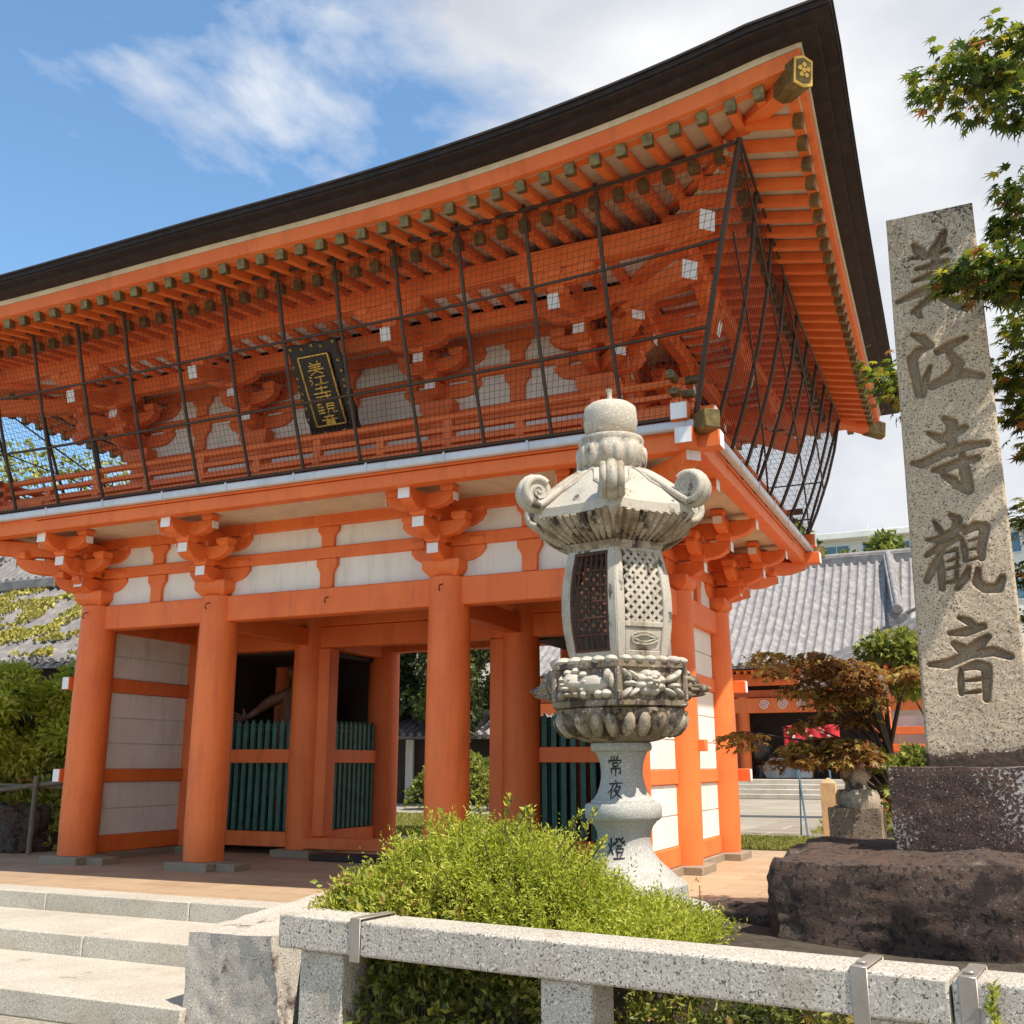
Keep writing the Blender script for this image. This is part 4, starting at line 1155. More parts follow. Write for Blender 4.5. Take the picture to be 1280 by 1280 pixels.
for q in range(6):     # corner ribs and scrolls
    a = toC+q*pi/3; D = Vector((cos(a), sin(a), 0)); T = Vector((-sin(a), cos(a), 0)); m = MB()
    line = [Vector(cap_pt(a, t)) for t in np.linspace(.02, 1, 14)]
    end = line[-1]
    cc = end+D*(.005)+Zv*.098
    spiral = [cc+D*(.098*(1-.30*s)*sin(s*2*pi*1.0))-Zv*(.098*(1-.30*s)*cos(s*2*pi*1.0)) for s in np.linspace(.0, .62, 12)]
    for off, rad in ((-.052, .026), (0, .040), (.052, .026)):
        m.tube([p+T*off+Zv*.004 for p in line[:-1]]+[p+T*off for p in spiral], [rad]*13+[rad]*12, 8)
    m.tube([cc-T*.058, cc+T*.058], .088, 24)              # scroll drum
    for sg in (1, -1):
        sp = [cc+T*sg*.060+D*((.082*(1-s))*sin(s*4.6*pi))-Zv*((.082*(1-s))*cos(s*4.6*pi)) for s in np.linspace(0, .9, 44)]
        m.tube(sp, .0065, 5, False)
    # corner soffit rib
    m.tube([end-Zv*.05, end-D*.12-Zv*.12, end-D*.22-Zv*.17], [.034, .034, .03], 8)
    lat(m, 'corner_scroll', M['lantern_light'], cap, smooth=60)
for q in range(6):     # incised line on each slope
    am = toC+(q+.5)*pi/3
    def cpt(da, t): return Vector(cap_pt(am+da, t))+Zv*.006
    m = MB(); 
    for k in (0, .035):
        pts = [cpt(-.40, .74-k), cpt(-.20, .60-k), cpt(-.13, .42-k), cpt(0, .30-k), cpt(.13, .42-k), cpt(.20, .60-k), cpt(.40, .74-k)]
        m.tube(pts, .0055, 5, False)
    lat(m, 'cap_moulding', M['lantern_light'], cap)
# lotus and jewel
def lot2(r, z, a, i):
    q = abs(sin(4*(a-toC+.39))); return r*(1+.09*(q**.55)-.06) if 2.69 < z < 2.90 else r
l2 = MB(); l2.lathe([(.12, 2.66), (.155, 2.68), (.172, 2.70), (.205, 2.74), (.226, 2.80), (.226, 2.85), (.212, 2.89), (.214, 2.905), (.222, 2.92), (.215, 2.94), (.17, 2.955)], 96, fn=lot2)
l2 = lat(l2, 'lotus_cup', M['lantern'], smooth=50)
pm = MB()
for q in range(8):
    for off in (-.17, .17):
        a = toC+q*pi/4+off; N = Vector((cos(a), sin(a), 0)); T = Vector((-sin(a), cos(a), 0))
        blob(pm, N*.213+Zv*2.80, (.036, .075, .028), (T, Zv+N*.12, N))
lat(pm, 'petal', M['lantern_light'], l2, smooth=80, recalc=True)
jw = MB(); jw.lathe([(.10, 2.95), (.150, 2.965), (.172, 3.0), (.183, 3.06), (.182, 3.12), (.172, 3.165), (.14, 3.19), (.08, 3.207), (.026, 3.214), (.020, 3.23), (.0165, 3.26), (.02, 3.30), (.024, 3.306), (.012, 3.308)], 48)
lat(jw, 'jewel', M['lantern'], smooth=50)

# ------------------------------------------------------------------ inscribed stone pillar
CAMR = cam.rotation_euler.to_matrix()
def plane_y(px, py, y):
    """where a line of sight through photo pixel (1280 px wide) meets the plane at depth y: used to read sizes off the photo"""
    d = CAMR @ Vector((px-640, 640-py, -1280)); t = y/d.y; return d.x*t, 1.25+d.z*t
YS = 6.85
ST = []
def glyph(ox, oy, sc, strokes):
    for pts, w in strokes:
        q = [plane_y(ox+x*sc, oy+y*sc, YS) for x, y in pts]; ST.append(taper(q, w*sc*.0066, .62, .85, 1.1))
glyph(1100, 250, .1172, [([(690,330),(640,450),(550,560)],95),([(360,480),(420,540),(470,600)],95),([(340,620),(560,590),(730,520)],62),([(385,735),(560,690),(720,640)],66),([(350,865),(520,800),(740,735)],66),([(600,480),(590,700),(580,900)],80),
   ([(190,1085),(420,980),(640,900),(920,820)],84),([(580,940),(490,1080),(350,1190)],62),([(600,980),(760,1090),(920,1150)],82),([(440,1080),(400,1200),(430,1240)],60)])
glyph(1115, 390, .1016, [([(250,270),(370,320),(480,410)],92),([(470,425),(330,470),(245,580),(290,800),(330,1010)],96),([(470,660),(405,840),(380,1020)],80),([(910,300),(720,400),(560,485)],100),([(690,480),(820,620),(730,780),(490,905)],112),([(730,830),(900,745),(1100,780)],92)])
glyph(1120, 500, .1016, [([(590,220),(690,290),(675,460),(690,640)],110),([(400,405),(560,470),(720,400),(850,330)],92),([(200,775),(320,780),(620,630),(860,560),(1120,530)],92),([(455,860),(560,850),(760,770),(1000,710)],92),([(810,650),(850,900),(885,1090),(750,1040)],112),([(580,920),(700,985)],100)])
glyph(1140, 630, .1016, [([(470,130),(560,190),(520,340)],92),([(265,205),(320,290),(380,380)],66),([(180,435),(290,440),(460,350),(645,275)],72),([(170,635),(340,520),(570,405)],82),([(390,540),(270,760),(180,940)],84),([(350,640),(360,840),(370,1040)],80),([(400,600),(540,555)],50),([(430,705),(570,650)],50),([(430,805),(570,755)],50),([(430,965),(560,930)],62),([(560,540),(545,900)],50),
   ([(615,410),(640,540),(655,690)],72),([(650,350),(780,265),(900,280),(850,500),(850,660)],92),([(690,450),(820,420)],44),([(690,560),(820,540)],44),([(640,705),(830,655)],52),([(700,780),(660,890),(560,1035)],82),([(810,800),(800,960),(900,1035),(1060,1035),(1110,910)],94)])
glyph(1150, 760, .1016, [([(480,120),(600,165),(690,235)],80),([(365,310),(560,295),(775,225)],92),([(420,440),(510,500)],112),([(840,350),(740,430),(580,530)],104),([(120,695),(330,690),(600,575),(900,530),(1110,595)],92),([(500,745),(500,900),(505,1050)],72),([(540,745),(700,695),(820,730),(820,900),(815,1120)],94),([(560,895),(740,875)],54),([(560,1045),(740,1025)],54)])
sx0, sx1, sz0, sz1 = -.345, .235, 1.235, 4.905
def edgeL(z): return np.interp(z, [1.28, 4.893], [-.362, -.297])
def edgeR(z): return np.interp(z, [1.28, 4.899], [.236, .249])
nx, nz = 130, 720
tz = np.linspace(0, 1, nz); tx = np.linspace(0, 1, nx)
Zg = (sz0+(sz1-sz0)*tz)[:, None]+np.zeros(nx)[None, :]
Xg = edgeL(Zg)+(edgeR(Zg)-edgeL(Zg))*tx[None, :]
# top slopes a little and its edges are worn round
topz = lambda X: 4.895+.004*(X+.3)/.55
Zg = np.minimum(Zg, topz(Xg)) if False else sz0+(topz(Xg)-sz0)*tz[:, None]
F_ = stroke_field(ST, Xg, Zg)
dep = .046*np.clip(F_/.015, 0, 1)**.8
edge = np.minimum(np.minimum(Xg-edgeL(Zg), edgeR(Zg)-Xg), topz(Xg)-Zg)
rnd_ = .016*np.clip(1-edge/.018, 0, 1)**2
from mathutils import noise as mnoise
wear = np.zeros_like(Xg)
for i in range(nz):
    for j in range(nx): wear[i, j] = mnoise.noise(Vector((Xg[i, j]*34, 1.7, Zg[i, j]*34)))*.0022+mnoise.noise(Vector((Xg[i, j]*7, 4.7, Zg[i, j]*7)))*.004
Yg = YS+dep+rnd_+wear
idx = np.arange(nx*nz).reshape(nz, nx)
Fq = np.stack([idx[:-1, :-1], idx[:-1, 1:], idx[1:, 1:], idx[1:, :-1]], -1).reshape(-1, 4)
V = np.stack([Xg, Yg, Zg], -1).reshape(-1, 3)
# sides, top and back
bk = V.copy(); per_i = np.concatenate([idx[:, 0], idx[-1, 1:], idx[-2::-1, -1], idx[0, -2:0:-1]])
n0 = len(V); ring = V[per_i].copy(); ring[:, 1] = YS+.48
V = np.vstack([V, ring]); k = len(per_i); a = np.arange(k); b2 = (a+1) % k
Fs = np.stack([per_i[a], n0+a, n0+b2, per_i[b2]], -1)[:, ::-1]
Fs = np.stack([per_i[a], per_i[b2], n0+b2, n0+a], -1)
def stelemat():
    m, t, b, v, o = new_mat('inscribed_pillar_stone')
    col = rampn(t, noise(t, v, 3, 5, .6), [(.3, (.42, .32, .215)), (.7, (.55, .44, .31))])
    col = mixc(t, rampn(t, noise(t, v, 95, 2, .5), [(.56, 0.), (.62, 1.)]), col, (.12, .08, .06))
    col = mixc(t, rampn(t, noise(t, v, 70, 2, .5), [(.60, 0.), (.66, .9)]), col, (.58, .51, .42))
    big = noise(t, v, 2.2, 7, .75, .4, (1, 1, .7)); fine = noise(t, v, 40, 3, .7)
    mul = t.nodes.new('ShaderNodeMath'); mul.operation = 'MULTIPLY_ADD'; mul.inputs[1].default_value = .45; t.links.new(fine, mul.inputs[0]); 
    sc = t.nodes.new('ShaderNodeMath'); sc.operation = 'MULTIPLY'; sc.inputs[1].default_value = .75; t.links.new(big, sc.inputs[0]); t.links.new(sc.outputs[0], mul.inputs[2])
    # lichen is heavier near the top right edge and at the foot
    sp = t.nodes.new('ShaderNodeSeparateXYZ'); t.links.new(v, sp.inputs[0])
    top_ = t.nodes.new('ShaderNodeMapRange'); top_.inputs[1].default_value = 3.9; top_.inputs[2].default_value = 5.0; top_.inputs[3].default_value = 0; top_.inputs[4].default_value = .055; t.links.new(sp.outputs[2], top_.inputs[0])
    bot_ = t.nodes.new('ShaderNodeMapRange'); bot_.inputs[1].default_value = 1.37; bot_.inputs[2].default_value = 1.27; bot_.inputs[3].default_value = 0; bot_.inputs[4].default_value = .32; t.links.new(sp.outputs[2], bot_.inputs[0])
    rgt_ = t.nodes.new('ShaderNodeMapRange'); rgt_.inputs[1].default_value = .0; rgt_.inputs[2].default_value = .25; rgt_.inputs[3].default_value = 0; rgt_.inputs[4].default_value = .06; t.links.new(sp.outputs[0], rgt_.inputs[0])
    s = mul.outputs[0]
    for q in (top_, bot_, rgt_):
        ad = t.nodes.new('ShaderNodeMath'); ad.operation = 'ADD'; t.links.new(s, ad.inputs[0]); t.links.new(q.outputs[0], ad.inputs[1]); s = ad.outputs[0]
    col = mixc(t, rampn(t, s, [(.70, 0.), (.77, .93)]), col, (.040, .019, .012))
    at = t.nodes.new('ShaderNodeAttribute'); at.attribute_name = 'rnd'      # dirt settled in the cut strokes
    mu = t.nodes.new('ShaderNodeMath'); mu.operation = 'MULTIPLY'; mu.inputs[1].default_value = .6; t.links.new(at.outputs['Fac'], mu.inputs[0])
    col = mixc(t, mu.outputs[0], col, rampn(t, noise(t, v, 12, 4, .6), [(.3, (.10, .058, .03)), (.7, (.22, .145, .08))]))
    setc(t, b, col); b.inputs['Roughness'].default_value = .85; bump(t, b, noise(t, v, 90, 4, .7), .5, .006)
    return m
M['stele'] = stelemat()
rv = np.concatenate([np.clip(F_/.006, 0, 1).ravel(), np.zeros(k)])
o = np_mesh('stone_pillar', V, np.vstack([Fq, Fs]), M['stele'], None, rv, True)
o.data.set_sharp_from_angle(angle=radians(50))
tag(o, 'tall square stone pillar carved with five large characters, standing on a dark block', 'stone pillar')

def rough_box(name, a, b, mat, amp, cuts, fr, label, cat, seed=0, rnd=.0, parent=None):
    bm = bmesh.new(); bmesh.ops.create_cube(bm, size=1.0)
    bmesh.ops.subdivide_edges(bm, edges=bm.edges, cuts=cuts, use_grid_fill=True)
    a, b = Vector(a), Vector(b); c = (a+b)/2; d = b-a
    for v in bm.verts:
        p = v.co.copy()
        if rnd:
            q = p*2; m_ = max(abs(q.x), abs(q.y), abs(q.z)); ln = (abs(q.x)**6+abs(q.y)**6+abs(q.z)**6)**(1/6); p = p*((1-rnd)+rnd*m_/ln*1.0)
        w = Vector((c.x+p.x*d.x, c.y+p.y*d.y, c.z+p.z*d.z)); o_ = Vector((seed*7.3, seed*3.1, 0))
        n_ = mnoise.fractal(w*fr+o_, 1.0, 2.0, 5)+.35*mnoise.fractal(w*fr*4+o_, 1.0, 2.0, 4)
        rg_ = 1-abs(mnoise.noise(w*fr*1.7+o_))*2
        st_ = round(mnoise.noise(w*fr*2.6-o_)*3)/3
        v.co = w+p.normalized()*(n_+.35*rg_+.45*st_*(rnd > .3))*amp
    bmesh.ops.recalc_face_normals(bm, faces=bm.faces)
    me = bpy.data.meshes.new(name); bm.to_mesh(me); bm.free(); me.materials.append(mat)
    me.polygons.foreach_set('use_smooth', [True]*len(me.polygons)); me.set_sharp_from_angle(angle=radians(38))
    ob = bpy.data.objects.new(name, me); link(ob)
    if label: tag(ob, label, cat)
    if parent: attach(ob, parent)
    return ob
rough_box('stone_block', (-.565, 6.50, .74), (.75, 7.75, 1.238), M['block'], .012, 40, 5, 'dark squared stone block speckled with pale lichen, under the carved pillar', 'stone block', 1, .12)
rough_box('boulder', (-1.27, 6.08, -.15), (1.9, 8.0, .755), M['rock'], .055, 56, 1.5, 'broad dark weathered boulder carrying the stone block of the pillar', 'boulder', 2, .45)
rough_box('boulder', (-2.25, 8.1, -.1), (-1.55, 8.8, .16), M['rock'], .05, 22, 3, 'low dark flat stone lying between the lantern foot and the big boulder', 'boulder', 4, .8)

# ------------------------------------------------------------------ granite railing before the bed
rail = empty('stone_railing', (-1.5, 4.62, -.5), 'low speckled granite railing with metal straps in the foreground', 'stone railing')
yaw_r = atan2(-.42, 3.67); RD = Vector((cos(yaw_r), sin(yaw_r), 0)); RN = Vector((-RD.y, RD.x, 0))
def railp(x): t = (x+3.57)/RD.x; return Vector((-3.57, 4.815, 0))+RD*t
def rail_piece(x0, x1, z0, z1):
    a, b = railp(x0), railp(x1); m = MB(); c = (a+b)/2+RN*.145+Zv*(z0+z1)/2
    m.obox(c, RD*(b-a).length/2, RN*.145, Zv*(z1-z0)/2); m.build('rail', M['granite'], rail, bevel=.012, seg=2)
rail_piece(-3.57, -3.030, .308, .478); rail_piece(-3.018, -.232, .308, .476); rail_piece(-.222, 1.6, .306, .474)
for x, w in ((-3.295, .29), (-1.86, .265), (-.42, .31), (1.05, .3)):
    p = railp(x)+RN*.15; m = MB(); m.obox(p+Zv*-.10, RD*w/2, RN*.115, Zv*.405); m.build('post', M['granite'], rail, bevel=.012, seg=2)
for x in (-3.045, -.555, -.165):
    p = railp(x); m = MB(); w = .033
    m.obox(p+RN*-.004+Zv*.385, RD*w, RN*.003, Zv*.105); m.obox(p+RN*.145+Zv*.487, RD*w, RN*.152, Zv*.004)
    m.obox(p+RN*.294+Zv*.385, RD*w, RN*.003, Zv*.105)
    if x > -2: m.obox(p+RN*.06+Zv*.497, RD*.018, RN*.022, Zv*.006)
    m.build('metal_strap', M['strap'], rail, bevel=.004)
# sloping end block of the steps
ck = MB(); xs = (-5.13, -4.15)
P = [(-5.14, 5.90, -.5), (-4.30, 5.90, -.5), (-3.75, 7.6, -.5), (-5.14, 7.6, -.5), (-5.14, 5.93, .135), (-4.36, 5.80, .17), (-3.75, 7.55, .30), (-5.14, 7.55, .24)]
bm = bmesh.new(); vs = [bm.verts.new(p) for p in P]
for f in ((0,3,2,1),(4,5,6,7),(0,1,5,4),(1,2,6,5),(2,3,7,6),(3,0,4,7)): bm.faces.new([vs[i] for i in f])
bmesh.ops.subdivide_edges(bm, edges=bm.edges, cuts=24, use_grid_fill=True)
for v in bm.verts: v.co += Vector((mnoise.noise(v.co*9), mnoise.noise(v.co*9+Vector((5,5,5))), mnoise.noise(v.co*8+Vector((9,2,1)))))*.012+Vector((0,0,1))*mnoise.noise(v.co*2.5)*.012
me = bpy.data.meshes.new('end_block'); bm.to_mesh(me); bm.free(); me.materials.append(M['cheek']); me.polygons.foreach_set('use_smooth', [True]*len(me.polygons)); me.set_sharp_from_angle(angle=radians(40))
tag(link(bpy.data.objects.new('end_block', me)), 'rough granite end block with sloping top beside the steps', 'stone block')
# brass tap among the low plants
tp = empty('garden_tap', (-1.19, 4.98, -.5), 'small brass tap stub among the leaves below the granite rail', 'tap')
MB().lathe([(.014, 0), (.014, .57), (.022, .575), (.024, .60), (.022, .632), (.024, .636), (.024, .642), (.012, .644)], 14, (-1.19, 4.98, -.5)).build('pipe', M['brass'], tp)
MB().tube([(-1.19, 4.98, .08), (-1.19, 4.93, .08), (-1.19, 4.91, .06)], .009, 8).build('spout', M['brass'], tp)
# ------------------------------------------------------------------ planting
def stems_mesh(name, lines, rad, mat, parent):
    m = MB()
    for pts in lines: m.tube(pts, [rad*(1-.6*i/(len(pts)-1)) for i in range(len(pts))], 5)
    return m.build(name, mat, parent, smooth=60)
def bush(name, label, anchors, yc, yd, zb, n, size, mat, cat='shrub', group=None, sprig=5, width=.5, up=.9, stem_n=60, lumpa=.085, ln0=.05, spread=0.0, gap=-.28):
    """anchors [(x, ztop)], mound along x, centre depth yc(x), half depth yd"""
    ax = np.array(anchors); x0, x1 = ax[0, 0], ax[-1, 0]
    r = empty(name, ((x0+x1)/2, yc, zb), label, cat, group)
    k = n//sprig; X = rng.uniform(x0, x1, k); v = rng.uniform(-1, 1, k)
    H = np.interp(X, ax[:, 0], ax[:, 1])
    lump = np.array([mnoise.noise(Vector((a*3.3, b*2.0, 3)))+.6*mnoise.noise(Vector((a*8, b*5, 7))) for a, b in zip(X, v)])
    s = np.sqrt(np.clip(1-np.abs(v)**2.2, 0, 1))
    top = zb+(H-zb)*s+lump*lumpa*np.clip((H-zb)*2, .2, 1)
    d = rng.random(k)**2.2*.16; Z = top-d
    Y = yc+v*yd
    Nn = np.stack([rng.normal(0, .35+spread, k), v*.9+rng.normal(0, .3+spread, k), up*np.ones(k)], 1)
    gap_ = np.array([mnoise.noise(Vector((a*5.5, b*3.5, 21)))+.6*mnoise.noise(Vector((a*13, b*8, 5))) for a, b in zip(X, v)])
    Z = np.where(gap_ < gap, Z-.07-.10*rng.random(k), Z)
    C = np.stack([X, Y, Z], 1); keep = (Z > zb-.02) & ((gap_ > gap) | (rng.random(k) < .35))
    C, Nn, d = C[keep], Nn[keep], d[keep]; Nn /= np.linalg.norm(Nn, axis=1, keepdims=True)
    ln = rng.uniform(ln0, .13+ln0*.4, len(C))*(1+(rng.random(len(C)) > .97)*.9)
    PC, PD, RV = [], [], []
    tone = np.array([mnoise.noise(Vector((a*2.2, b*2.2, 11)))*.45+.5 for a, b, c in C])
    for q in range(sprig):
        t = (q+.6)/sprig
        side = rand_dirs(len(C)); side -= Nn*(side*Nn).sum(1)[:, None]; side /= np.linalg.norm(side, axis=1, keepdims=True)
        PC.append(C+Nn*(ln*t)[:, None]); PD.append(Nn*.55+side*(.95-.45*t)); RV.append(np.clip(tone+rng.normal(0, .20, len(C))+.10*(t-.5), 0, 1))
    leaf_mesh('foliage', np.vstack(PC), np.vstack(PD), size, mat, r, width, np.concatenate(RV))
    pick = rng.choice(len(C), min(stem_n, len(C)), False)
    stems_mesh('stems', [[(C[i][0]*.8+.2*(x0+x1)/2, yc+(C[i][1]-yc)*.4, zb), tuple(C[i]*.6+np.array([C[i][0], yc+(C[i][1]-yc)*.6, zb])*.4), tuple(C[i]+Nn[i]*ln[i]*.9)] for i in pick], .007, M['bark'], r)
    return r
FERN = [(-3.55, .42), (-3.4, .54), (-3.25, .62), (-3.05, .70), (-2.85, .78), (-2.64, .82), (-2.40, .75), (-2.15, .63), (-1.95, .49), (-1.72, .42), (-1.55, .36), (-1.42, .30)]
fern = bush('shrub', 'bright green feathery mound of fine leaves between railing and lantern', FERN, 5.62, .52, .30, 80000, .031, M['leaf_bush'], sprig=10, width=.30, stem_n=260, lumpa=.15, ln0=.12, spread=.3)
AZ = [(-3.60, .38), (-3.52, .52), (-3.4, .57), (-3.25, .56), (-3.1, .60), (-2.95, .60), (-2.7, .52), (-2.4, .45), (-2.2, .38)]
az_ = bush('shrub', 'yellow-green azalea with small rounded leaves at the left end of the railing', AZ, 5.45, .36, .30, 15000, .046, M['leaf_azalea'], sprig=6, width=.52, stem_n=120)
# loose shoots standing out of the mound
def shoots(parent, roots, mat, n_leaf, size):
    C, D, lines = [], [], []
    for (x, y, z), (dx, dy, dz) in roots:
        b = Vector((x, y, z)); e = b+Vector((dx, dy, dz)); mid = b.lerp(e, .5)+Vector((dx*.2, 0, .03)); lines.append([tuple(b), tuple(mid), tuple(e)])
        for q in range(n_leaf):
            t = .25+.75*q/n_leaf; p = b.lerp(mid, t*2) if t < .5 else mid.lerp(e, t*2-1); C.append(tuple(p)); D.append((rng.normal(0, .8), rng.normal(0, .8), .7))
    leaf_mesh('shoot_foliage', np.array(C), np.array(D), size, mat, parent, .45)
    stems_mesh('shoot_stems', lines, .005, M['bark'], parent)
shoots(fern, [((-2.70, 5.6, .85), (-.10, 0, .26)), ((-2.60, 5.6, .86), (.03, 0, .22)), ((-2.55, 5.6, .85), (.10, 0, .17)), ((-2.3, 5.6, .75), (.16, .05, .26)), ((-2.25, 5.55, .72), (.22, .05, .30)), ((-2.15, 5.6, .66), (.16, 0, .20)), ((-2.9, 5.6, .82), (-.12, 0, .17)), ((-3.05, 5.6, .76), (-.06, 0, .16)), ((-3.3, 5.6, .66), (-.02, 0, .17)), ((-2.45, 5.6, .8), (.02, 0, .2))], M['leaf_bush'], 22, .04)
shoots(az_, [((-3.52, 5.5, .50), (-.10, 0, .14)), ((-3.45, 5.5, .53), (-.02, 0, .16)), ((-3.55, 5.45, .42), (-.12, -.03, .06)), ((-3.2, 5.5, .56), (.0, 0, .14)), ((-3.3, 5.5, .55), (.05, 0, .12))], M['leaf_azalea'], 16, .05)
# low hedges between the posts
bush('shrub', 'reddish-tipped low hedge seen under the rail between the two left posts', [(-3.12, .15), (-2.95, .24), (-2.6, .27), (-2.3, .24), (-2.05, .16)], 5.05, .17, -.5, 4600, .056, M['leaf_hedge'], sprig=6, width=.5, up=.5)
bush('shrub', 'dark low plants under the rail right of the middle post', [(-1.72, .12), (-1.5, .20), (-1.2, .17), (-.9, .10), (-.6, .12)], 5.10, .17, -.5, 3400, .052, M['leaf_hedge'], sprig=6, width=.38, up=.5)
bush('shrub', 'dark leaves under the right end of the rail beyond the last post', [(-.28, .15), (.1, .2), (.6, .2)], 5.0, .2, -.5, 4000, .05, M['leaf_hedge'], sprig=6, width=.4, up=.5)
# weed on the rail
wd = empty('weed', (-.085, 4.40, .30), 'small upright green weed growing against the right-hand metal strap', 'weed')
C = []; D = []
for q in range(60):
    t = q/60; a = q*2.4; C.append((-.085+.008*sin(9*t), 4.395, .30+.17*t)); D.append((cos(a)*.8, sin(a)*.8-.2, .75))
leaf_mesh('foliage', np.array(C), np.array(D), .036, M['leaf_bush'], wd, .30)
MB().tube([(-.085, 4.40, .25), (-.085, 4.395, .47)], .003, 5).build('stem', M['bark'], wd)

# ------------------------------------------------------------------ trees
def limb_tree(name, label, base, h, spread, n_clump, leaves, size, mat, cat='tree', group=None, trunk_r=.12, crown0=.35, shape=None, clump=.32, flat=.7, seed=1, offset=(0, 0), width=.55, tonebase=.25, droop=.0, clumps=None, layer=False):
    R_ = random.Random(seed); base = Vector(base)
    r = empty(name, base, label, cat, group)
    tipc = base+Vector((offset[0], offset[1], h))
    tm = MB(); mid = base.lerp(tipc, .5)+Vector((R_.uniform(-.1, .1)*spread, R_.uniform(-.1, .1)*spread, 0))
    tm.tube([base-Zv*.1, base.lerp(mid, .5), mid, mid.lerp(tipc, .75)], [trunk_r*1.25, trunk_r, trunk_r*.7, trunk_r*.25], 9)
    cl = []
    if clumps is None:
        for q in range(n_clump):
            while True:
                u = Vector((R_.uniform(-1, 1), R_.uniform(-1, 1), R_.uniform(-1, 1)))
                if .25 < u.length < 1: break
            zc = base.z+h*(crown0+(1-crown0)*(.5+.5*u.z)); rr = spread*sqrt(max(.05, 1-(u.z*.75)**2))
            tt = (zc-base.z)/h; c = Vector((base.x+offset[0]*tt+u.x*rr, base.y+offset[1]*tt+u.y*rr, zc)); cl.append((c, clump*R_.uniform(.6, 1.25)*spread))
    else: cl = [(Vector(c), s) for c, s in clumps]
    PC, PD, RV = [], [], []
    for c, s in cl:
        t0 = max(.15, min(.8, (c.z-base.z)/h*.7)); root = base.lerp(mid, t0*2) if t0 < .5 else mid.lerp(tipc, (t0-.5)*1.6)
        bend = root.lerp(c, .55)+Vector((0, 0, .08*(c-root).length)); tm.tube([root, bend, c], [trunk_r*.38, trunk_r*.22, trunk_r*.06], 6)
        n = int(leaves/len(cl)*(s/(clump*spread))**1.5) if clumps is None else int(leaves*s*s)
        u = rand_dirs(n); rad = rng.random(n)**.45
        P = np.array(c)[None, :]+u*rad[:, None]*s*np.array([1, 1, flat]); P[:, 2] -= droop*rad*s
        PC.append(P); dd = u*.8+rng.normal(0, .55, (n, 3)); dd[:, 2] -= .25
        if layer: dd[:, 2] = -.45+rng.normal(0, .3, n)
        PD.append(dd)
        RV.append(np.clip(tonebase+R_.uniform(-.2, .25)+rng.normal(0, .2, n), 0, 1))
    tm.build('trunk', M['bark'], r, smooth=60)
    leaf_mesh('crown', np.vstack(PC), np.vstack(PD), size, mat, r, width, np.concatenate(RV), shape, roll=(np.array([0, 0, 1.0])+rng.normal(0, .3, (sum(len(p) for p in PC), 3))) if layer else None)
    return r
# green maple hanging into the picture on the right: trunk outside the frame, layered sprays of palmate leaves
def maple():
    base = Vector((2.6, 7.2, -.3)); r = empty('maple_tree', base, 'green Japanese maple hanging in from the right edge over the carved pillar', 'tree')
    tm = MB(); tm.tube([base, (2.5, 7.1, 1.5), (2.2, 7.0, 3.2), (1.9, 6.9, 4.6), (1.7, 6.9, 6.0)], [.16, .14, .12, .09, .05], 10)
    # sprays : (root on trunk, tip, half width, leaf count)
    def at(px, py, y): x, z = plane_y(px, py, y); return Vector((x, y, z))
    Y = 6.3
    sprays = [((1.8, 6.9, 5.3), at(1165, 105, 6.5), .30, 250), ((1.8, 6.9, 5.4), at(1225, 62, 6.5), .24, 190), ((1.8, 6.9, 5.2), at(1262, 130, 6.4), .17, 80), ((1.9, 6.9, 4.7), at(1275, 150, 6.4), .10, 30),
              ((1.9, 6.9, 4.4), at(1262, 240, 6.5), .20, 130), ((1.9, 6.9, 4.2), at(1222, 345, 6.3), .24, 280), ((1.9, 6.9, 4.1), at(1180, 350, 6.3), .13, 90), ((1.95, 6.9, 4.0), at(1260, 350, 6.3), .24, 260), ((1.9, 6.9, 4.3), at(1255, 285, 6.5), .17, 110),
              ((2.0, 7.3, 3.8), at(1275, 420, 7.5), .30, 240), ((2.0, 7.3, 3.6), at(1262, 470, 7.5), .26, 240), ((2.0, 7.3, 3.4), at(1272, 520, 7.5), .22, 150), ((2.1, 7.3, 3.3), at(1285, 560, 7.5), .14, 60), 
              ((2.2, 7.3, 2.6), at(1285, 650, 7.5), .26, 150), ((2.2, 7.3, 2.4), at(1285, 720, 7.5), .20, 110), ((2.3, 7.3, 2.1), at(1290, 770, 7.5), .2, 90),
              ((2.0, 8.2, 3.4), at(1100, 478, 8.6), .34, 300), ((2.0, 8.2, 3.4), at(1128, 500, 8.6), .22, 120)]
    C, D, RV = [], [], []
    for root, tip_, hw, n in sprays:
        root = Vector(root); mid = root.lerp(tip_, .55)+Vector((0, 0, .12)); tm.tube([root, mid, tip_+Vector((.05, 0, 0))], [.03, .017, .004], 6)
        ax = (root-tip_).normalized(); sd = ax.cross(Zv).normalized()
        for q in range(int(n*1.5)):
            a = random.uniform(0, 2*pi); rr = sqrt(random.random())
            p = tip_+ax*(hw*.75)+ax*(hw*1.15*rr*cos(a))+sd*(hw*1.05*rr*sin(a))+Zv*(random.gauss(0, .24)*hw+.20*hw*(1-rr))
            C.append(tuple(p)); out_ = (p-tip_-ax*hw)
            d = Vector((out_.x*2+random.gauss(0, .5)-ax.x*.3, out_.y*2+random.gauss(0, .5), -.35+random.gauss(0, .35))); D.append(tuple(d))
            RV.append(min(1, max(0, random.gauss(.52, .27))))
    rolls = np.tile(np.array([0, 0, 1.0]), (len(C), 1))+rng.normal(0, .35, (len(C), 3))
    Dn = np.array(D); up_ = rolls/np.linalg.norm(rolls, axis=1, keepdims=True)
    side = np.cross(Dn, up_)
    leaf_mesh('crown', np.array(C), Dn, .10, M['leaf_maple'], r, 1.0, np.array(RV), STAR, roll=np.cross(side, Dn)*-1 if False else up_)
    tm.build('trunk', M['bark'], r, smooth=60)
maple()
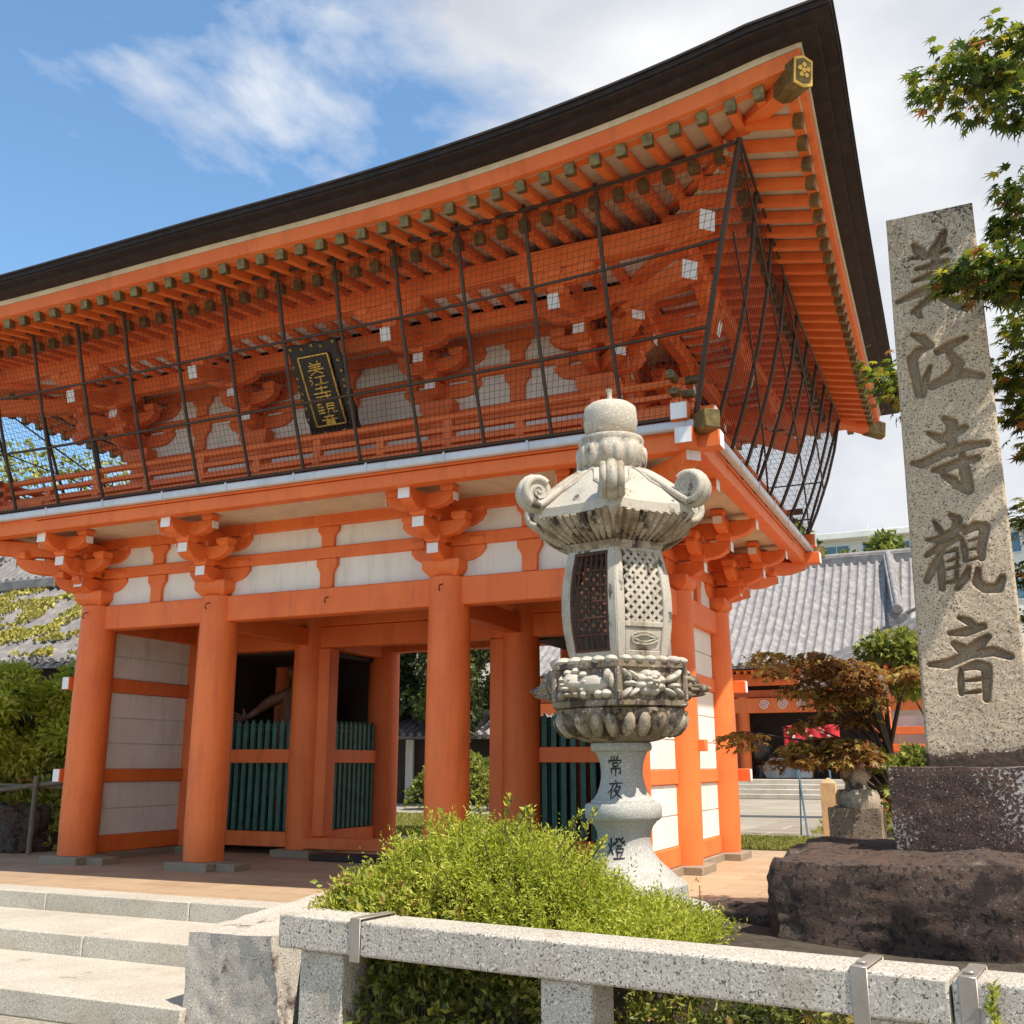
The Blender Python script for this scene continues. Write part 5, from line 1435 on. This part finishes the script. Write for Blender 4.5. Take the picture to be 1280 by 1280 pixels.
# red-brown maple in front of the main hall
rm = []
R4 = random.Random(44)
for (x, z, wd_, n_) in ((-1.62, 2.12, .20, 3), (-1.32, 2.18, .26, 5), (-1.02, 2.12, .24, 5), (-.80, 2.10, .18, 3), (-1.55, 1.97, .16, 2), (-1.18, 1.95, .24, 4), (-.92, 1.95, .2, 3), (-1.12, 1.76, .18, 3), (-1.30, 1.62, .15, 2), (-1.66, 1.46, .22, 4), (-1.40, 1.50, .22, 4), (-1.15, 1.50, .16, 3), (-1.80, 1.40, .12, 2), (-1.34, 1.32, .18, 3), (-1.52, 1.30, .12, 2), (-1.05, 1.38, .13, 2)):
    for q in range(n_): rm.append(((x+R4.gauss(0, wd_*.8), 9.55+R4.gauss(0, .2), z+R4.gauss(0, .05)), wd_*R4.uniform(.7, 1.2)))
limb_tree('maple_tree', 'red-brown Japanese maple with drooping leaf layers behind the pillar, before the main hall', (-.72, 10.0, 0), 2.4, .7, 0, 2300, .082, M['leaf_red'], trunk_r=.045, clumps=rm, shape=star_leaf(5), width=1, flat=.34, droop=.40, layer=True, tonebase=.50, seed=4, offset=(-.1, -.2))
gm_ = [((-.66, 9.9, 2.30), .26), ((-.52, 9.9, 2.14), .22), ((-.85, 9.9, 2.28), .20), ((-.62, 9.8, 1.95), .20), ((-.95, 9.7, 1.30), .17), ((-.75, 9.8, 1.05), .15)]
limb_tree('maple_tree', 'yellow-green maple just left of the pillar, behind the red-brown one', (-.35, 10.3, 0), 2.5, .6, 0, 7000, .08, M['leaf_bright'], trunk_r=.025, clumps=gm_, shape=star_leaf(5), width=1, flat=.6, tonebase=.55, seed=6, offset=(-.2, -.3))
# left garden
bush('shrub', 'dense broad-leaved evergreen shrub left of the gate', [(-16.6, 1.0), (-15.6, 1.35), (-14.6, 1.3), (-13.7, 1.45), (-13.0, 1.2), (-12.6, .7)], 12.6, .8, 0.0, 15000, .12, M['leaf_azalea'], sprig=6, width=.42, up=.5, stem_n=80)
limb_tree('garden_tree', 'small tree with sunlight coloured into its leaves, standing left of the gate before the mossy roof', (-14.4, 12.5, 0), 2.95, 1.25, 34, 22000, .12, M['leaf_bush'], trunk_r=.07, crown0=.30, clump=.34, seed=9, width=.40, tonebase=.68)  # bright leaf colour stands in for sunlight that the gate's shadow blocks here
limb_tree('garden_tree', 'dark pine-like tree with drooping needles at the far left edge', (-16.6, 11.6, 0), 2.1, .95, 18, 12000, .10, M['leaf_tree'], trunk_r=.07, crown0=.25, clump=.4, seed=12, width=.22, tonebase=.2)
rough_box('boulder', (-14.6, 11.3, -.1), (-13.1, 12.2, .62), M['rock'], .12, 26, 1.8, 'rounded brown garden rock left of the gate foot', 'boulder', 7, .85)
rough_box('boulder', (-16.2, 11.0, -.1), (-14.9, 11.9, .45), M['rock'], .12, 22, 1.8, 'lower dark garden rock at the left edge of the picture', 'boulder', 8, .85)
bf = empty('bamboo_fence', (-14, 11.2, 0), 'low bamboo pole fence crossing the garden left of the gate', 'fence')
MB().tube([(-16.5, 11.0, .70), (-14, 11.15, .84), (-12.3, 11.3, 1.02)], .035, 8).build('pole', M['rail_wood'], bf)
MB().tube([(-16.5, 11.1, .95), (-14, 11.2, .98), (-12.0, 11.4, .93)], .025, 8).build('pole', M['rail_wood'], bf)
for x in (-15.4, -12.75): MB().tube([(x, 11.2, -.05), (x, 11.2, 1.1)], .035, 8).build('post', M['rail_wood'], bf)
# trees behind
limb_tree('broadleaf_tree', 'tall dark green tree seen through the gate passage, left part', (-18.5, 31.5, 0), 7.4, 2.6, 34, 9000, .24, M['leaf_tree'], trunk_r=.22, crown0=.35, clump=.30, seed=21, group='trees in the court', tonebase=.25)
limb_tree('broadleaf_tree', 'tall green tree seen through the passage beside the right jamb', (-15.6, 30.2, 0), 6.6, 1.7, 26, 6500, .20, M['leaf_tree'], trunk_r=.2, crown0=.32, clump=.38, seed=22, group='trees in the court', tonebase=.35)
limb_tree('broadleaf_tree', 'sunny yellow-green tree before the pale apartment block', (-8.9, 66, 0), 16.2, 3.2, 26, 9000, .5, M['leaf_bright'], trunk_r=.3, crown0=.5, clump=.42, seed=23, tonebase=.35)
limb_tree('broadleaf_tree', 'small bright tree at the right edge of the apartment block windows', (-3.6, 66, 0), 16.6, 1.6, 14, 3500, .45, M['leaf_bright'], trunk_r=.25, crown0=.6, clump=.5, seed=24, tonebase=.4)
limb_tree('broadleaf_tree', 'autumn-tinted treetop glimpsed through the left balcony netting', (-27, 24, 0), 11.5, 3.0, 30, 7000, .22, M['leaf_bright'], trunk_r=.25, crown0=.5, clump=.36, seed=25, tonebase=.6)
bush('shrub', 'clipped light green shrub in front of the tiled house behind the passage', [(-15.6, .6), (-15.0, 1.35), (-14.2, 1.5), (-13.4, 1.3), (-12.8, .6)], 27.6, .9, 0, 9000, .14, M['leaf_bright'], sprig=6, width=.5, up=.6)
bush('shrub', 'small green shrub behind the yellow-green maple, left of the pillar foot', [(-1.9, .9), (-1.4, 1.5), (-.9, 1.4), (-.5, .8)], 20.5, .5, 0, 4000, .12, M['leaf_bright'], sprig=6, width=.5, up=.6)
bush('shrub', 'bright hedge at the right edge behind the carved pillar', [(1.0, 1.0), (1.6, 2.9), (2.4, 3.2), (3.2, 2.6), (3.8, 1.2)], 12.5, .6, 0, 9000, .11, M['leaf_bright'], sprig=6, width=.5, up=.6)
# ------------------------------------------------------------------ roofs with real round tiles
def tile_roof(name, parent, p00, p10, p01, p11, rows_sp=.30, r=.075, sag=.35, mat='tile', nv=14, thick=.10):
    """eave p00->p10, ridge p01->p11; round cover tiles run up the slope"""
    p00, p10, p01, p11 = map(Vector, (p00, p10, p01, p11))
    wlen = (p10-p00).length; nrow = max(2, int(wlen/rows_sp)); per = 8; nu = nrow*per
    nrm = (p10-p00).cross(p01-p00).normalized()
    P = []
    for i in range(nv*2+1):
        t = i/(nv*2); row = []
        step = .012*((i % 2))
        for j in range(nu+1):
            u = j/nu; b = p00.lerp(p10, u).lerp(p01.lerp(p11, u), t)
            b = b-Zv*(sag*4*t*(1-t)*.5)
            ph = (j % per)/per*2*pi; bumpv = r*max(0, cos(ph))**.6 if cos(ph) > 0 else -.02*(-cos(ph))
            row.append(tuple(b+nrm*(bumpv+step)))
        P.append(row)
    m = MB(); m.grid(P)
    o = m.build(name, M[mat], parent, smooth=60)
    # round end tiles along the eave and a dark edge board
    e = MB(); along = (p10-p00).normalized(); dn = (p00-p01); dn.z = 0; dn.normalize()
    for q in range(nrow+1):
        c = p00.lerp(p10, q/nrow)+nrm*.0; e.tube([c-dn*.12+Zv*.01, c+dn*.05+Zv*.0], r*1.18, 10)
    e.beam(p00-Zv*.09-dn*.05, p10-Zv*.09-dn*.05, .10, .10)
    e.build('eave_tiles', M['tile_dark'], o, smooth=50)
    return o
hall = empty('main_hall', (-10, 48, 0), 'vermilion main hall with a broad grey tiled roof behind the gate', 'temple hall')
tile_roof('roof', hall, (-34, 42, 5.15), (-.6, 42, 5.22), (-34, 48.4, 10.3), (-.6, 48.4, 10.3), .36, .095, .55)
tile_roof('roof', hall, (-.6, 55, 5.2), (-34, 55, 5.2), (-.6, 48.6, 10.3), (-34, 48.6, 10.3), .72, .09, .55, nv=6)
rd = MB(); rd.box((-34, 48.2, 10.1), (-.4, 48.8, 10.55)); rd.tube([(-34, 48.5, 10.6), (-.4, 48.5, 10.6)], .16, 10); rd.build('ridge', M['tile_dark'], hall, bevel=.03)
dr = MB(); dr.beam((-3.35, 48.1, 10.3), (-2.85, 44.0, 7.05), .42, .40); dr.tube([(-3.35, 48.1, 10.56), (-2.85, 44.0, 7.30)], .13, 10); dr.build('descending_ridge', M['tile'], hall, bevel=.03)
on = MB(); on.box((-3.25, 43.6, 6.65), (-2.5, 43.95, 7.2)); on.tube([(-2.88, 43.55, 7.35), (-2.88, 44.0, 7.35)], .22, 10); on.beam((-2.6, 43.7, 7.15), (-2.1, 43.55, 7.35), .14, .14); on.build('ridge_end_tile', M['tile_dark'], hall, bevel=.04)
w = MB(); w.box((-33, 43.1, 4.45), (-1.2, 43.35, 4.95)); w.box((-33, 43.6, 4.0), (-1.2, 43.8, 4.3)); w.box((-33, 43.2, 3.35), (-1.2, 43.55, 3.95)); w.build('front_beam', M['verm'], hall, bevel=.02)
rf = MB()
for q in range(110): x = -33.4+.3*q; rf.beam((x, 42.15, 4.93), (x, 45, 5.55), .11, .13)
o = rf.build('eave_rafters', M['verm'], hall); o['kind'] = 'stuff'
sf = MB(); sf.add([(-34, 42.1, 5.02), (-.6, 42.1, 5.02), (-.6, 45.5, 5.75), (-34, 45.5, 5.75)], [(0, 1, 2, 3)]); sf.build('soffit', M['cream'], hall, smooth=0)
for x in (-32, -27, -22, -17, -12.6, -9.2, -4.2, -1.4):
    c = MB(); c.lathe([(.23, .75), (.23, 4.0)], 18, (x, 43.4, 0)); c.build('column', M['verm'], hall)
bd = MB(); bd.box((-33, 46.0, .7), (-1.0, 46.2, 5.4)); bd.build('dark_interior', M['dark'], hall)
for a, b, mat, nm in ((-12.3, -9.6, 'verm', 'door_panel'), (-33, -13.2, 'verm', 'wall_panel'), (-4.0, -1.5, 'white', 'wall_panel')):
    m = MB().box((a, 45.7, .75), (b, 45.9, 3.9)); m.build(nm, M[mat], hall)
fl = MB(); fl.box((-33, 42.6, 0), (-1, 46, .72)); fl.build('plinth', M['plinth'], hall, bevel=.02)
for q in range(4): MB().box((-13.5, 41.0+.4*q, 0), (-4.2, 42.6, .18*(q+1)-.002*q)).build('step', M['granite_fine'], hall, bevel=.02)
sc = MB()
for x in (-9.2,):
    for k in range(4):
        cx = x+.9+.75*k; sc.tube([(cx+.22*(1-s)*cos(s*5*pi), 43.18, 3.66+.2*(1-s)*sin(s*5*pi)) for s in np.linspace(0, .9, 30)], .022, 5)
sc.build('scroll_ornament', M['white'], hall)
cb = MB(); cb.box((-7.35, 44.2, .75), (-6.75, 44.6, 1.9)); cb.build('white_screen', M['white'], hall, bevel=.02)
MB().box((-8.9, 44.7, .75), (-7.4, 44.8, 1.55)).build('low_partition', M['concrete'], hall)
pk = MB(); pk.box((-9.75, 42.9, .9), (-9.45, 42.95, 3.4)); pk.build('pale_banner', M['pink_cloth'], hall)
# dark bronze incense burner inside the porch
ib = MB(); ib.lathe([(.30, .72), (.16, .9), (.12, 1.2), (.42, 1.5), (.55, 1.9), (.42, 2.25), (.5, 2.3), (.2, 2.7), (.06, 2.9)], 20, (-8.75, 43.9, 0))
o = ib.build('incense_burner', M['black']); tag(o, 'dark bronze incense burner just inside the main hall entrance', 'incense burner')
# porch roof with upturned edge, right of the red maple
pr_ = empty('porch_roof_building', (-2.2, 27, 0), 'small orange-railed side building with an upswept dark tiled roof, left of the pillar', 'building')
P = []
for i in range(9):
    t = i/8; row = []
    for j in range(33):
        u = j/32; x = -4.1+4.8*u; z = 3.25+2.0*u**1.25; row.append((x, 26.0+.9*t, z+.55*t+(.045 if j % 2 else 0)))
    P.append(row)
MB().grid(P).build('roof', M['tile_dark'], pr_, smooth=30)
ed = MB()
for k in range(3): ed.tube([(-4.1+4.8*u, 25.95, 3.22+2.0*u**1.25-.10*k) for u in np.linspace(0, 1, 14)], .06, 8)
ed.build('roof_edge', M['tile'], pr_)
for x in (-2.25, -.9, .6): MB().box((x-.17, 26.2, 0), (x+.17, 26.5, 3.4)).build('post', M['verm'], pr_, bevel=.02)
MB().box((-2.25, 26.6, .3), (.6, 26.65, 2.4)).build('wall', M['white'], pr_)
rl2 = MB()
for z in (.75, 1.2, 1.65, 2.05): rl2.box((-2.08, 26.25, z-.09), (.6, 26.35, z+.09))
rl2.build('railing', M['verm'], pr_, bevel=.01)
# red spotted stall cloth and trestle, notice post and small stone figure on its block
st_ = empty('cloth_stand', (-3.06, 20, 0), 'folding stand draped with a red cloth with white dots, behind the red-brown maple', 'stand')
for x in (-3.35, -2.8):
    MB().beam((x, 20.25, 0), (x+.12, 19.9, 1.75), .028, .028).build('leg', M['glass'], st_); MB().beam((x+.2, 19.75, 0), (x, 20.1, 1.75), .028, .028).build('leg', M['glass'], st_)
cl = MB(); P = [[(-3.5+1.0*u, 19.93+.03*sin(u*20)-.25*(v-.5)*0, 1.95-.42*v+.03*sin(u*9)) for u in np.linspace(0, 1, 21)] for v in np.linspace(0, 1, 8)]; cl.grid(P)
o = cl.build('red_cloth', M['red_cloth'], st_); so2 = o.modifiers.new('solid', 'SOLIDIFY'); so2.thickness = .012
for k in range(9):
    x = -3.42+.105*k; MB().tube([(x, 19.895+.03*sin((x+3.5)*20), 1.86-.09*(k % 3)), (x, 19.91+.03*sin((x+3.5)*20), 1.86-.09*(k % 3))], .032, 10).build('white_dot', M['white'], o)
wp = MB(); wp.box((-2.10, 14.4, -.01), (-1.90, 14.55, 1.02)); wp.add([(-2.10,14.4,1.02),(-1.90,14.4,1.02),(-1.90,14.55,1.02),(-2.10,14.55,1.02),(-2.0,14.475,1.10)], [(0,1,4),(1,2,4),(2,3,4),(3,0,4)])
o = wp.build('wooden_post', M['palewood'], bevel=.008); tag(o, 'short pale square wooden post on the pavement edge under the red-brown maple', 'post')
rough_box('stone_block', (-1.33, 9.45, -.05), (-.90, 9.88, .905), M['brownstone'], .02, 22, 5, 'rough brown stone cube standing behind the boulder, carrying a small grey stone', 'stone block', 11, .15)
sm = MB(); sm.lathe([(.17, .88), (.185, .93), (.185, 1.0), (.16, 1.045), (.10, 1.05), (.095, 1.10), (.13, 1.15), (.13, 1.24), (.08, 1.32), (.02, 1.35)], 20, (-1.10, 9.66, 0))
o = sm.build('stone_ornament', M['lantern_mid'], smooth=40); tag(o, 'small grey rounded stone ornament on top of the brown stone cube', 'ornament')

# apartment block
ap = empty('apartment_building', (-6, 80, 0), 'pale apartment block with blue windows beyond the main hall roof', 'building')
MB().box((-11.5, 76, 0), (14, 88, 17.05)).build('wall', M['concrete'], ap)
MB().box((-12.2, 75.2, 17.055), (14.5, 88.5, 17.55)).build('roof', M['concrete'], ap, bevel=.05)
for x in (-9.6, -6.9, -4.6, -1.5, 1.5):
    for z in (15.3, 12.1):
        f_ = MB().ring((x, x+1.7, -z-1.35, -z), 0, .08, 0, .12)
        f2 = MB(); f2.box((x-.08, 75.92, z-.08), (x+1.78, 75.997, z)); f2.box((x-.08, 75.92, z+1.35), (x+1.78, 75.997, z+1.43)); f2.box((x-.08, 75.92, z+.003), (x, 75.997, z+1.347)); f2.box((x+1.7, 75.92, z+.003), (x+1.78, 75.997, z+1.347)); f2.box((x+.82, 75.92, z+.003), (x+.88, 75.997, z+1.347))
        o = f2.build('window', M['gutter'], ap); MB().box((x+.003, 75.95, z+.003), (x+1.697, 75.985, z+1.347)).build('pane', M['glass'], o)
MB().tube([(-6.6, 77, 17.5), (-6.6, 77, 18.8)], .03, 6).build('aerial', M['gutter'], ap)
# mossy tiled house left
hs = empty('tiled_house', (-20, 17, 0), 'low tiled house with yellow moss on its roof, left of the gate', 'house')
tile_roof('roof', hs, (-27, 15.6, 3.45), (-16.2, 15.6, 3.35), (-27, 19.6, 5.9), (-16.2, 19.6, 5.8), .28, .06, .15, 'tile_dark')
MB().box((-26.5, 16.4, 0), (-16.8, 19.0, 3.5)).build('wall', M['dark'], hs)
MB().add([(-16.5, 15.9, 3.4), (-16.5, 19.6, 3.4), (-16.5, 19.6, 5.7)], [(0, 1, 2)]).build('gable', M['white'], hs)
MB().box((-17.5, 19.4, 5.6), (-16.4, 19.8, 6.3)).build('gable_wall', M['white'], hs); MB().box((-27, 19.4, 5.85), (-16.2, 19.8, 6.15)).build('ridge', M['tile_dark'], hs, bevel=.04)
tile_roof('upper_roof', hs, (-30, 19.9, 6.3), (-18.6, 19.9, 6.2), (-30, 23, 9.2), (-18.6, 23, 9.0), .28, .06, .15, 'tile_dark')
k = 24000; u = rng.random(k); t = rng.random(k)
nn = np.array([mnoise.fractal(Vector((a*14, b*5, 2.0)), 1.0, 2.0, 4) for a, b in zip(u, t)]); kp = nn+.35*(t-.4) > .02; u, t = u[kp], t[kp]
C = np.stack([-27+10.8*u, 15.6+4*t, 3.42+2.45*t-.3*t*(1-t)+.06], 1); D = rand_dirs(len(C)); D[:, 2] = np.abs(D[:, 2])+.5
leaf_mesh('moss', C, D, .10, M['moss'], hs, .8)
# tiled house seen through the passage
h2 = empty('tiled_house', (-16, 32, 0), 'white-walled house with pale tiled roofs, seen through the gate passage', 'house')
tile_roof('porch_roof', h2, (-19.5, 30.2, 2.25), (-12.6, 30.2, 2.2), (-19.5, 31.6, 2.85), (-12.6, 31.6, 2.85), .3, .07, .02, 'tile')
MB().box((-19, 31.3, 0), (-12.9, 34, 2.5)).build('wall', M['dark'], h2)
MB().box((-19.2, 31.6, 2.86), (-14.6, 34, 3.3)).build('upper_wall', M['white'], h2)
tile_roof('roof', h2, (-20, 31.0, 3.4), (-14.2, 31.0, 3.35), (-20, 34.5, 4.6), (-14.2, 34.5, 4.6), .3, .07, .12, 'tile')
for x in (-18.2, -17.2): MB().box((x, 31.18, .1), (x+.28, 31.29, 2.1)).build('shutter', M['concrete'], h2)
# overhead wires in the gap right of the passage
# guardian figure in the left bay
nio = empty('guardian_statue', (-9.75, 13.75, 0), 'faded muscular guardian statue with outstretched hand in the dark left bay', 'statue')
MB().box((-10.7, 13.35, 0), (-9.4, 14.3, .45)).build('pedestal', M['dark'], nio, bevel=.02)
def skin_body(name, joints, edges, mat, parent, root=0, sub=2):
    me = bpy.data.meshes.new(name); me.from_pydata([j[:3] for j in joints], edges, []); me.update()
    ob = bpy.data.objects.new(name, me); link(ob); me.materials.append(mat)
    sk = ob.modifiers.new('skin', 'SKIN'); 
    if not me.skin_vertices:
        bm = bmesh.new(); bm.from_mesh(me); bm.verts.layers.skin.verify(); bm.to_mesh(me); bm.free()
    for i, j in enumerate(joints):
        r_ = j[3]; me.skin_vertices[0].data[i].radius = (r_, r_); me.skin_vertices[0].data[i].use_root = (i == root)
    sb = ob.modifiers.new('sub', 'SUBSURF'); sb.levels = sub; sb.render_levels = sub
    sk.use_smooth_shade = True
    if parent: attach(ob, parent)
    return ob
ox, oy, oz = -10.02, 13.75, .45
J = [(0,0,1.15,.20),(0,0,1.45,.22),(0,-.03,1.78,.25),(0,-.02,1.98,.13),(0,-.05,2.10,.09),(0,-.08,2.24,.14),(0,-.08,2.38,.11),   #0-6
     (-.27,-.02,1.90,.12),(-.46,-.18,1.78,.095),(-.56,-.36,1.62,.065),(-.66,-.42,1.55,.05),                                     #7-10 left arm down
     (.27,-.02,1.90,.12),(.55,-.02,2.02,.095),(.62,-.08,2.36,.07),(.60,-.10,2.52,.06),                                         #11-14 raised arm
     (-.16,0,.95,.15),(-.22,-.08,.52,.11),(-.22,0,.10,.07),(-.24,-.16,.04,.06),(.16,0,.95,.15),(.24,-.06,.52,.11),(.26,0,.10,.07),(.30,-.16,.04,.06)]
J = [(a+ox, b+oy, c+oz, r) for a, b, c, r in J]
E_ = [(0,1),(1,2),(2,3),(3,4),(4,5),(5,6),(2,7),(7,8),(8,9),(9,10),(2,11),(11,12),(12,13),(13,14),(0,15),(15,16),(16,17),(17,18),(0,19),(19,20),(20,21),(21,22)]
hand = len(J); hx_, hy_, hz_ = -.66+ox, -.42+oy, 1.55+oz
J.append((hx_-.05, hy_-.04, hz_-.03, .055)); E_.append((10, hand))
for k, (dx, dz, l) in enumerate(((-.09, .06, .10), (-.11, .025, .12), (-.115, -.01, .12), (-.10, -.05, .10))):
    a = len(J); J.append((hx_-.05+dx*.8, hy_-.07, hz_-.03+dz, .019)); J.append((hx_-.05+dx*1.5, hy_-.12, hz_-.03+dz*1.6, .016)); J.append((hx_-.05+dx*1.8, hy_-.15, hz_-.05+dz*1.8, .012)); E_ += [(hand, a), (a, a+1), (a+1, a+2)]
a = len(J); J.append((hx_-.01, hy_-.08, hz_+.07, .021)); J.append((hx_-.03, hy_-.10, hz_+.13, .016)); E_ += [(hand, a), (a, a+1)]
skin_body('body', J, E_, M['statue'], nio)
fc = MB(); fX, fY, fZ = ox, oy-.21, oz+2.26
ax3 = (Vector((1,0,0)), Vector((0,1,0)), Zv)
blob(fc, (fX, fY, fZ-.01), (.025, .035, .04), ax3)
for s_ in (-1, 1): blob(fc, (fX+s_*.05, fY+.015, fZ+.03), (.022, .018, .014), ax3); blob(fc, (fX+s_*.05, fY+.005, fZ+.06), (.04, .02, .012), ax3); blob(fc, (fX+s_*.135, fY+.12, fZ), (.02, .035, .05), ax3)
blob(fc, (fX, fY+.01, fZ-.075), (.045, .02, .016), ax3); fc.build('face', M['statue'], nio, smooth=80, recalc=True)
hr = MB(); blob(hr, (ox, oy-.04, oz+2.43), (.10, .10, .07), ax3); blob(hr, (ox, oy-.03, oz+2.53), (.05, .05, .06), ax3); hr.build('hair', M['black'], nio, smooth=80, recalc=True)
sk_ = MB(); sk_.lathe([(.44, .35+oz), (.40, .6+oz), (.33, .95+oz), (.27, 1.22+oz), (.24, 1.24+oz)], 40, (ox, oy, 0), fn=lambda r, z, a, i: r*(1+.07*sin(9*a))); sk_.build('skirt', M['statue'], nio, smooth=60)

# ------------------------------------------------------------------ name plaque under the upper eave
pq = empty('name_plaque', (-7.0, 9.75, 5.2), 'black lacquered name plaque with gold characters and scalloped frame under the upper eave', 'plaque')
T0 = Vector((-7.09, 9.62, 6.24)); B0 = Vector((-7.09, 10.22, 5.30)); ay = (T0-B0).normalized(); axx = Vector((1, 0, 0)); an = axx.cross(ay)*1.0
if an.y > 0: an = -an
cP = (T0+B0)/2
def pqp(x, y, d=0): return cP+axx*x+ay*y+an*d
hw, hh = .215, .44
MB().obox(cP, axx*hw, ay*hh, an*.03).build('board', M['black'], pq, bevel=.008)
fr = MB(); out_ = []
for i in range(72):
    a = 2*pi*i/72; ca, sa = cos(a), sin(a); k = 1/max(abs(ca)/(hw+.14), abs(sa)/(hh+.14)); s_ = .05*abs(sin(a*7)); out_.append((k*ca*(1+s_*1.4), k*sa*(1+s_)))
fr.prism(out_, cP-an*.025, axx, ay, an*.05); fr.build('scalloped_frame', M['black'], pq, bevel=.012)
gl = MB()
for a_, b_ in (((-hw, -hh), (hw, -hh)), ((hw, -hh), (hw, hh)), ((hw, hh), (-hw, hh)), ((-hw, hh), (-hw, -hh))): gl.tube([pqp(*a_, .034), pqp(*b_, .034)], .012, 6)
for i in range(0, 72, 3):
    x, y = out_[i]; nxt = out_[(i+2) % 72]; c = pqp(x*.88, y*.92, .004); gl.tube([c+axx*(.022*(1-s)*cos(s*9+i))+ay*(.022*(1-s)*sin(s*9+i))+an*.004 for s in np.linspace(0, .9, 12)], .005, 4, False)
gl.build('gilt_line', M['gold'], pq)
gchars = [  # small upper pair, large middle, lower: brush strokes read from the board
 [[(-.06,.36),(-.02,.33)],[(.05,.37),(.02,.33)],[(-.08,.32),(.08,.33)],[(-.07,.295),(.07,.30)],[(0,.34),(0,.24)],[(-.10,.265),(.10,.27)],[(0,.25),(-.08,.205)],[(0,.25),(.08,.21)]],
 [[(-.11,.19),(-.08,.17)],[(-.115,.15),(-.085,.13)],[(-.11,.08),(-.08,.12)],[(-.04,.17),(.09,.175)],[(.025,.17),(.025,.09)],[(-.06,.085),(.11,.09)]],
 [[(-.07,.03),(.08,.035)],[(0,.06),(0,-.03)],[(-.11,-.03),(.11,-.025)],[(-.09,-.075),(.10,-.07)],[(.045,-.03),(.05,-.13),(.015,-.12)],[(-.05,-.095),(-.02,-.115)]],
 [[(-.11,-.17),(-.05,-.165)],[(-.08,-.15),(-.10,-.20)],[(-.11,-.21),(-.03,-.205)],[(-.07,-.19),(-.07,-.28)],[(-.11,-.245),(-.03,-.24)],[(-.11,-.28),(-.03,-.278)],[(.01,-.17),(.10,-.17),(.10,-.235),(.01,-.235),(.01,-.17)],[(.01,-.20),(.10,-.20)],[(.03,-.24),(-.0,-.29)],[(.075,-.24),(.08,-.285),(.125,-.275)]],
 [[(0,-.305),(.01,-.325)],[(-.06,-.33),(.07,-.328)],[(-.035,-.345),(-.025,-.36)],[(.045,-.34),(.03,-.36)],[(-.10,-.37),(.10,-.365)],[(-.05,-.39),(-.05,-.43)],[(-.05,-.39),(.055,-.388),(.055,-.43)],[(-.05,-.41),(.055,-.41)],[(-.05,-.43),(.055,-.43)]]]
gt = MB()
for ch in gchars:
    for st2 in ch: gt.tube([pqp(x*1.15, y, .036) for x, y in st2], [.0105]*len(st2), 6)
gt.build('gold_characters', M['gold'], pq, smooth=50)
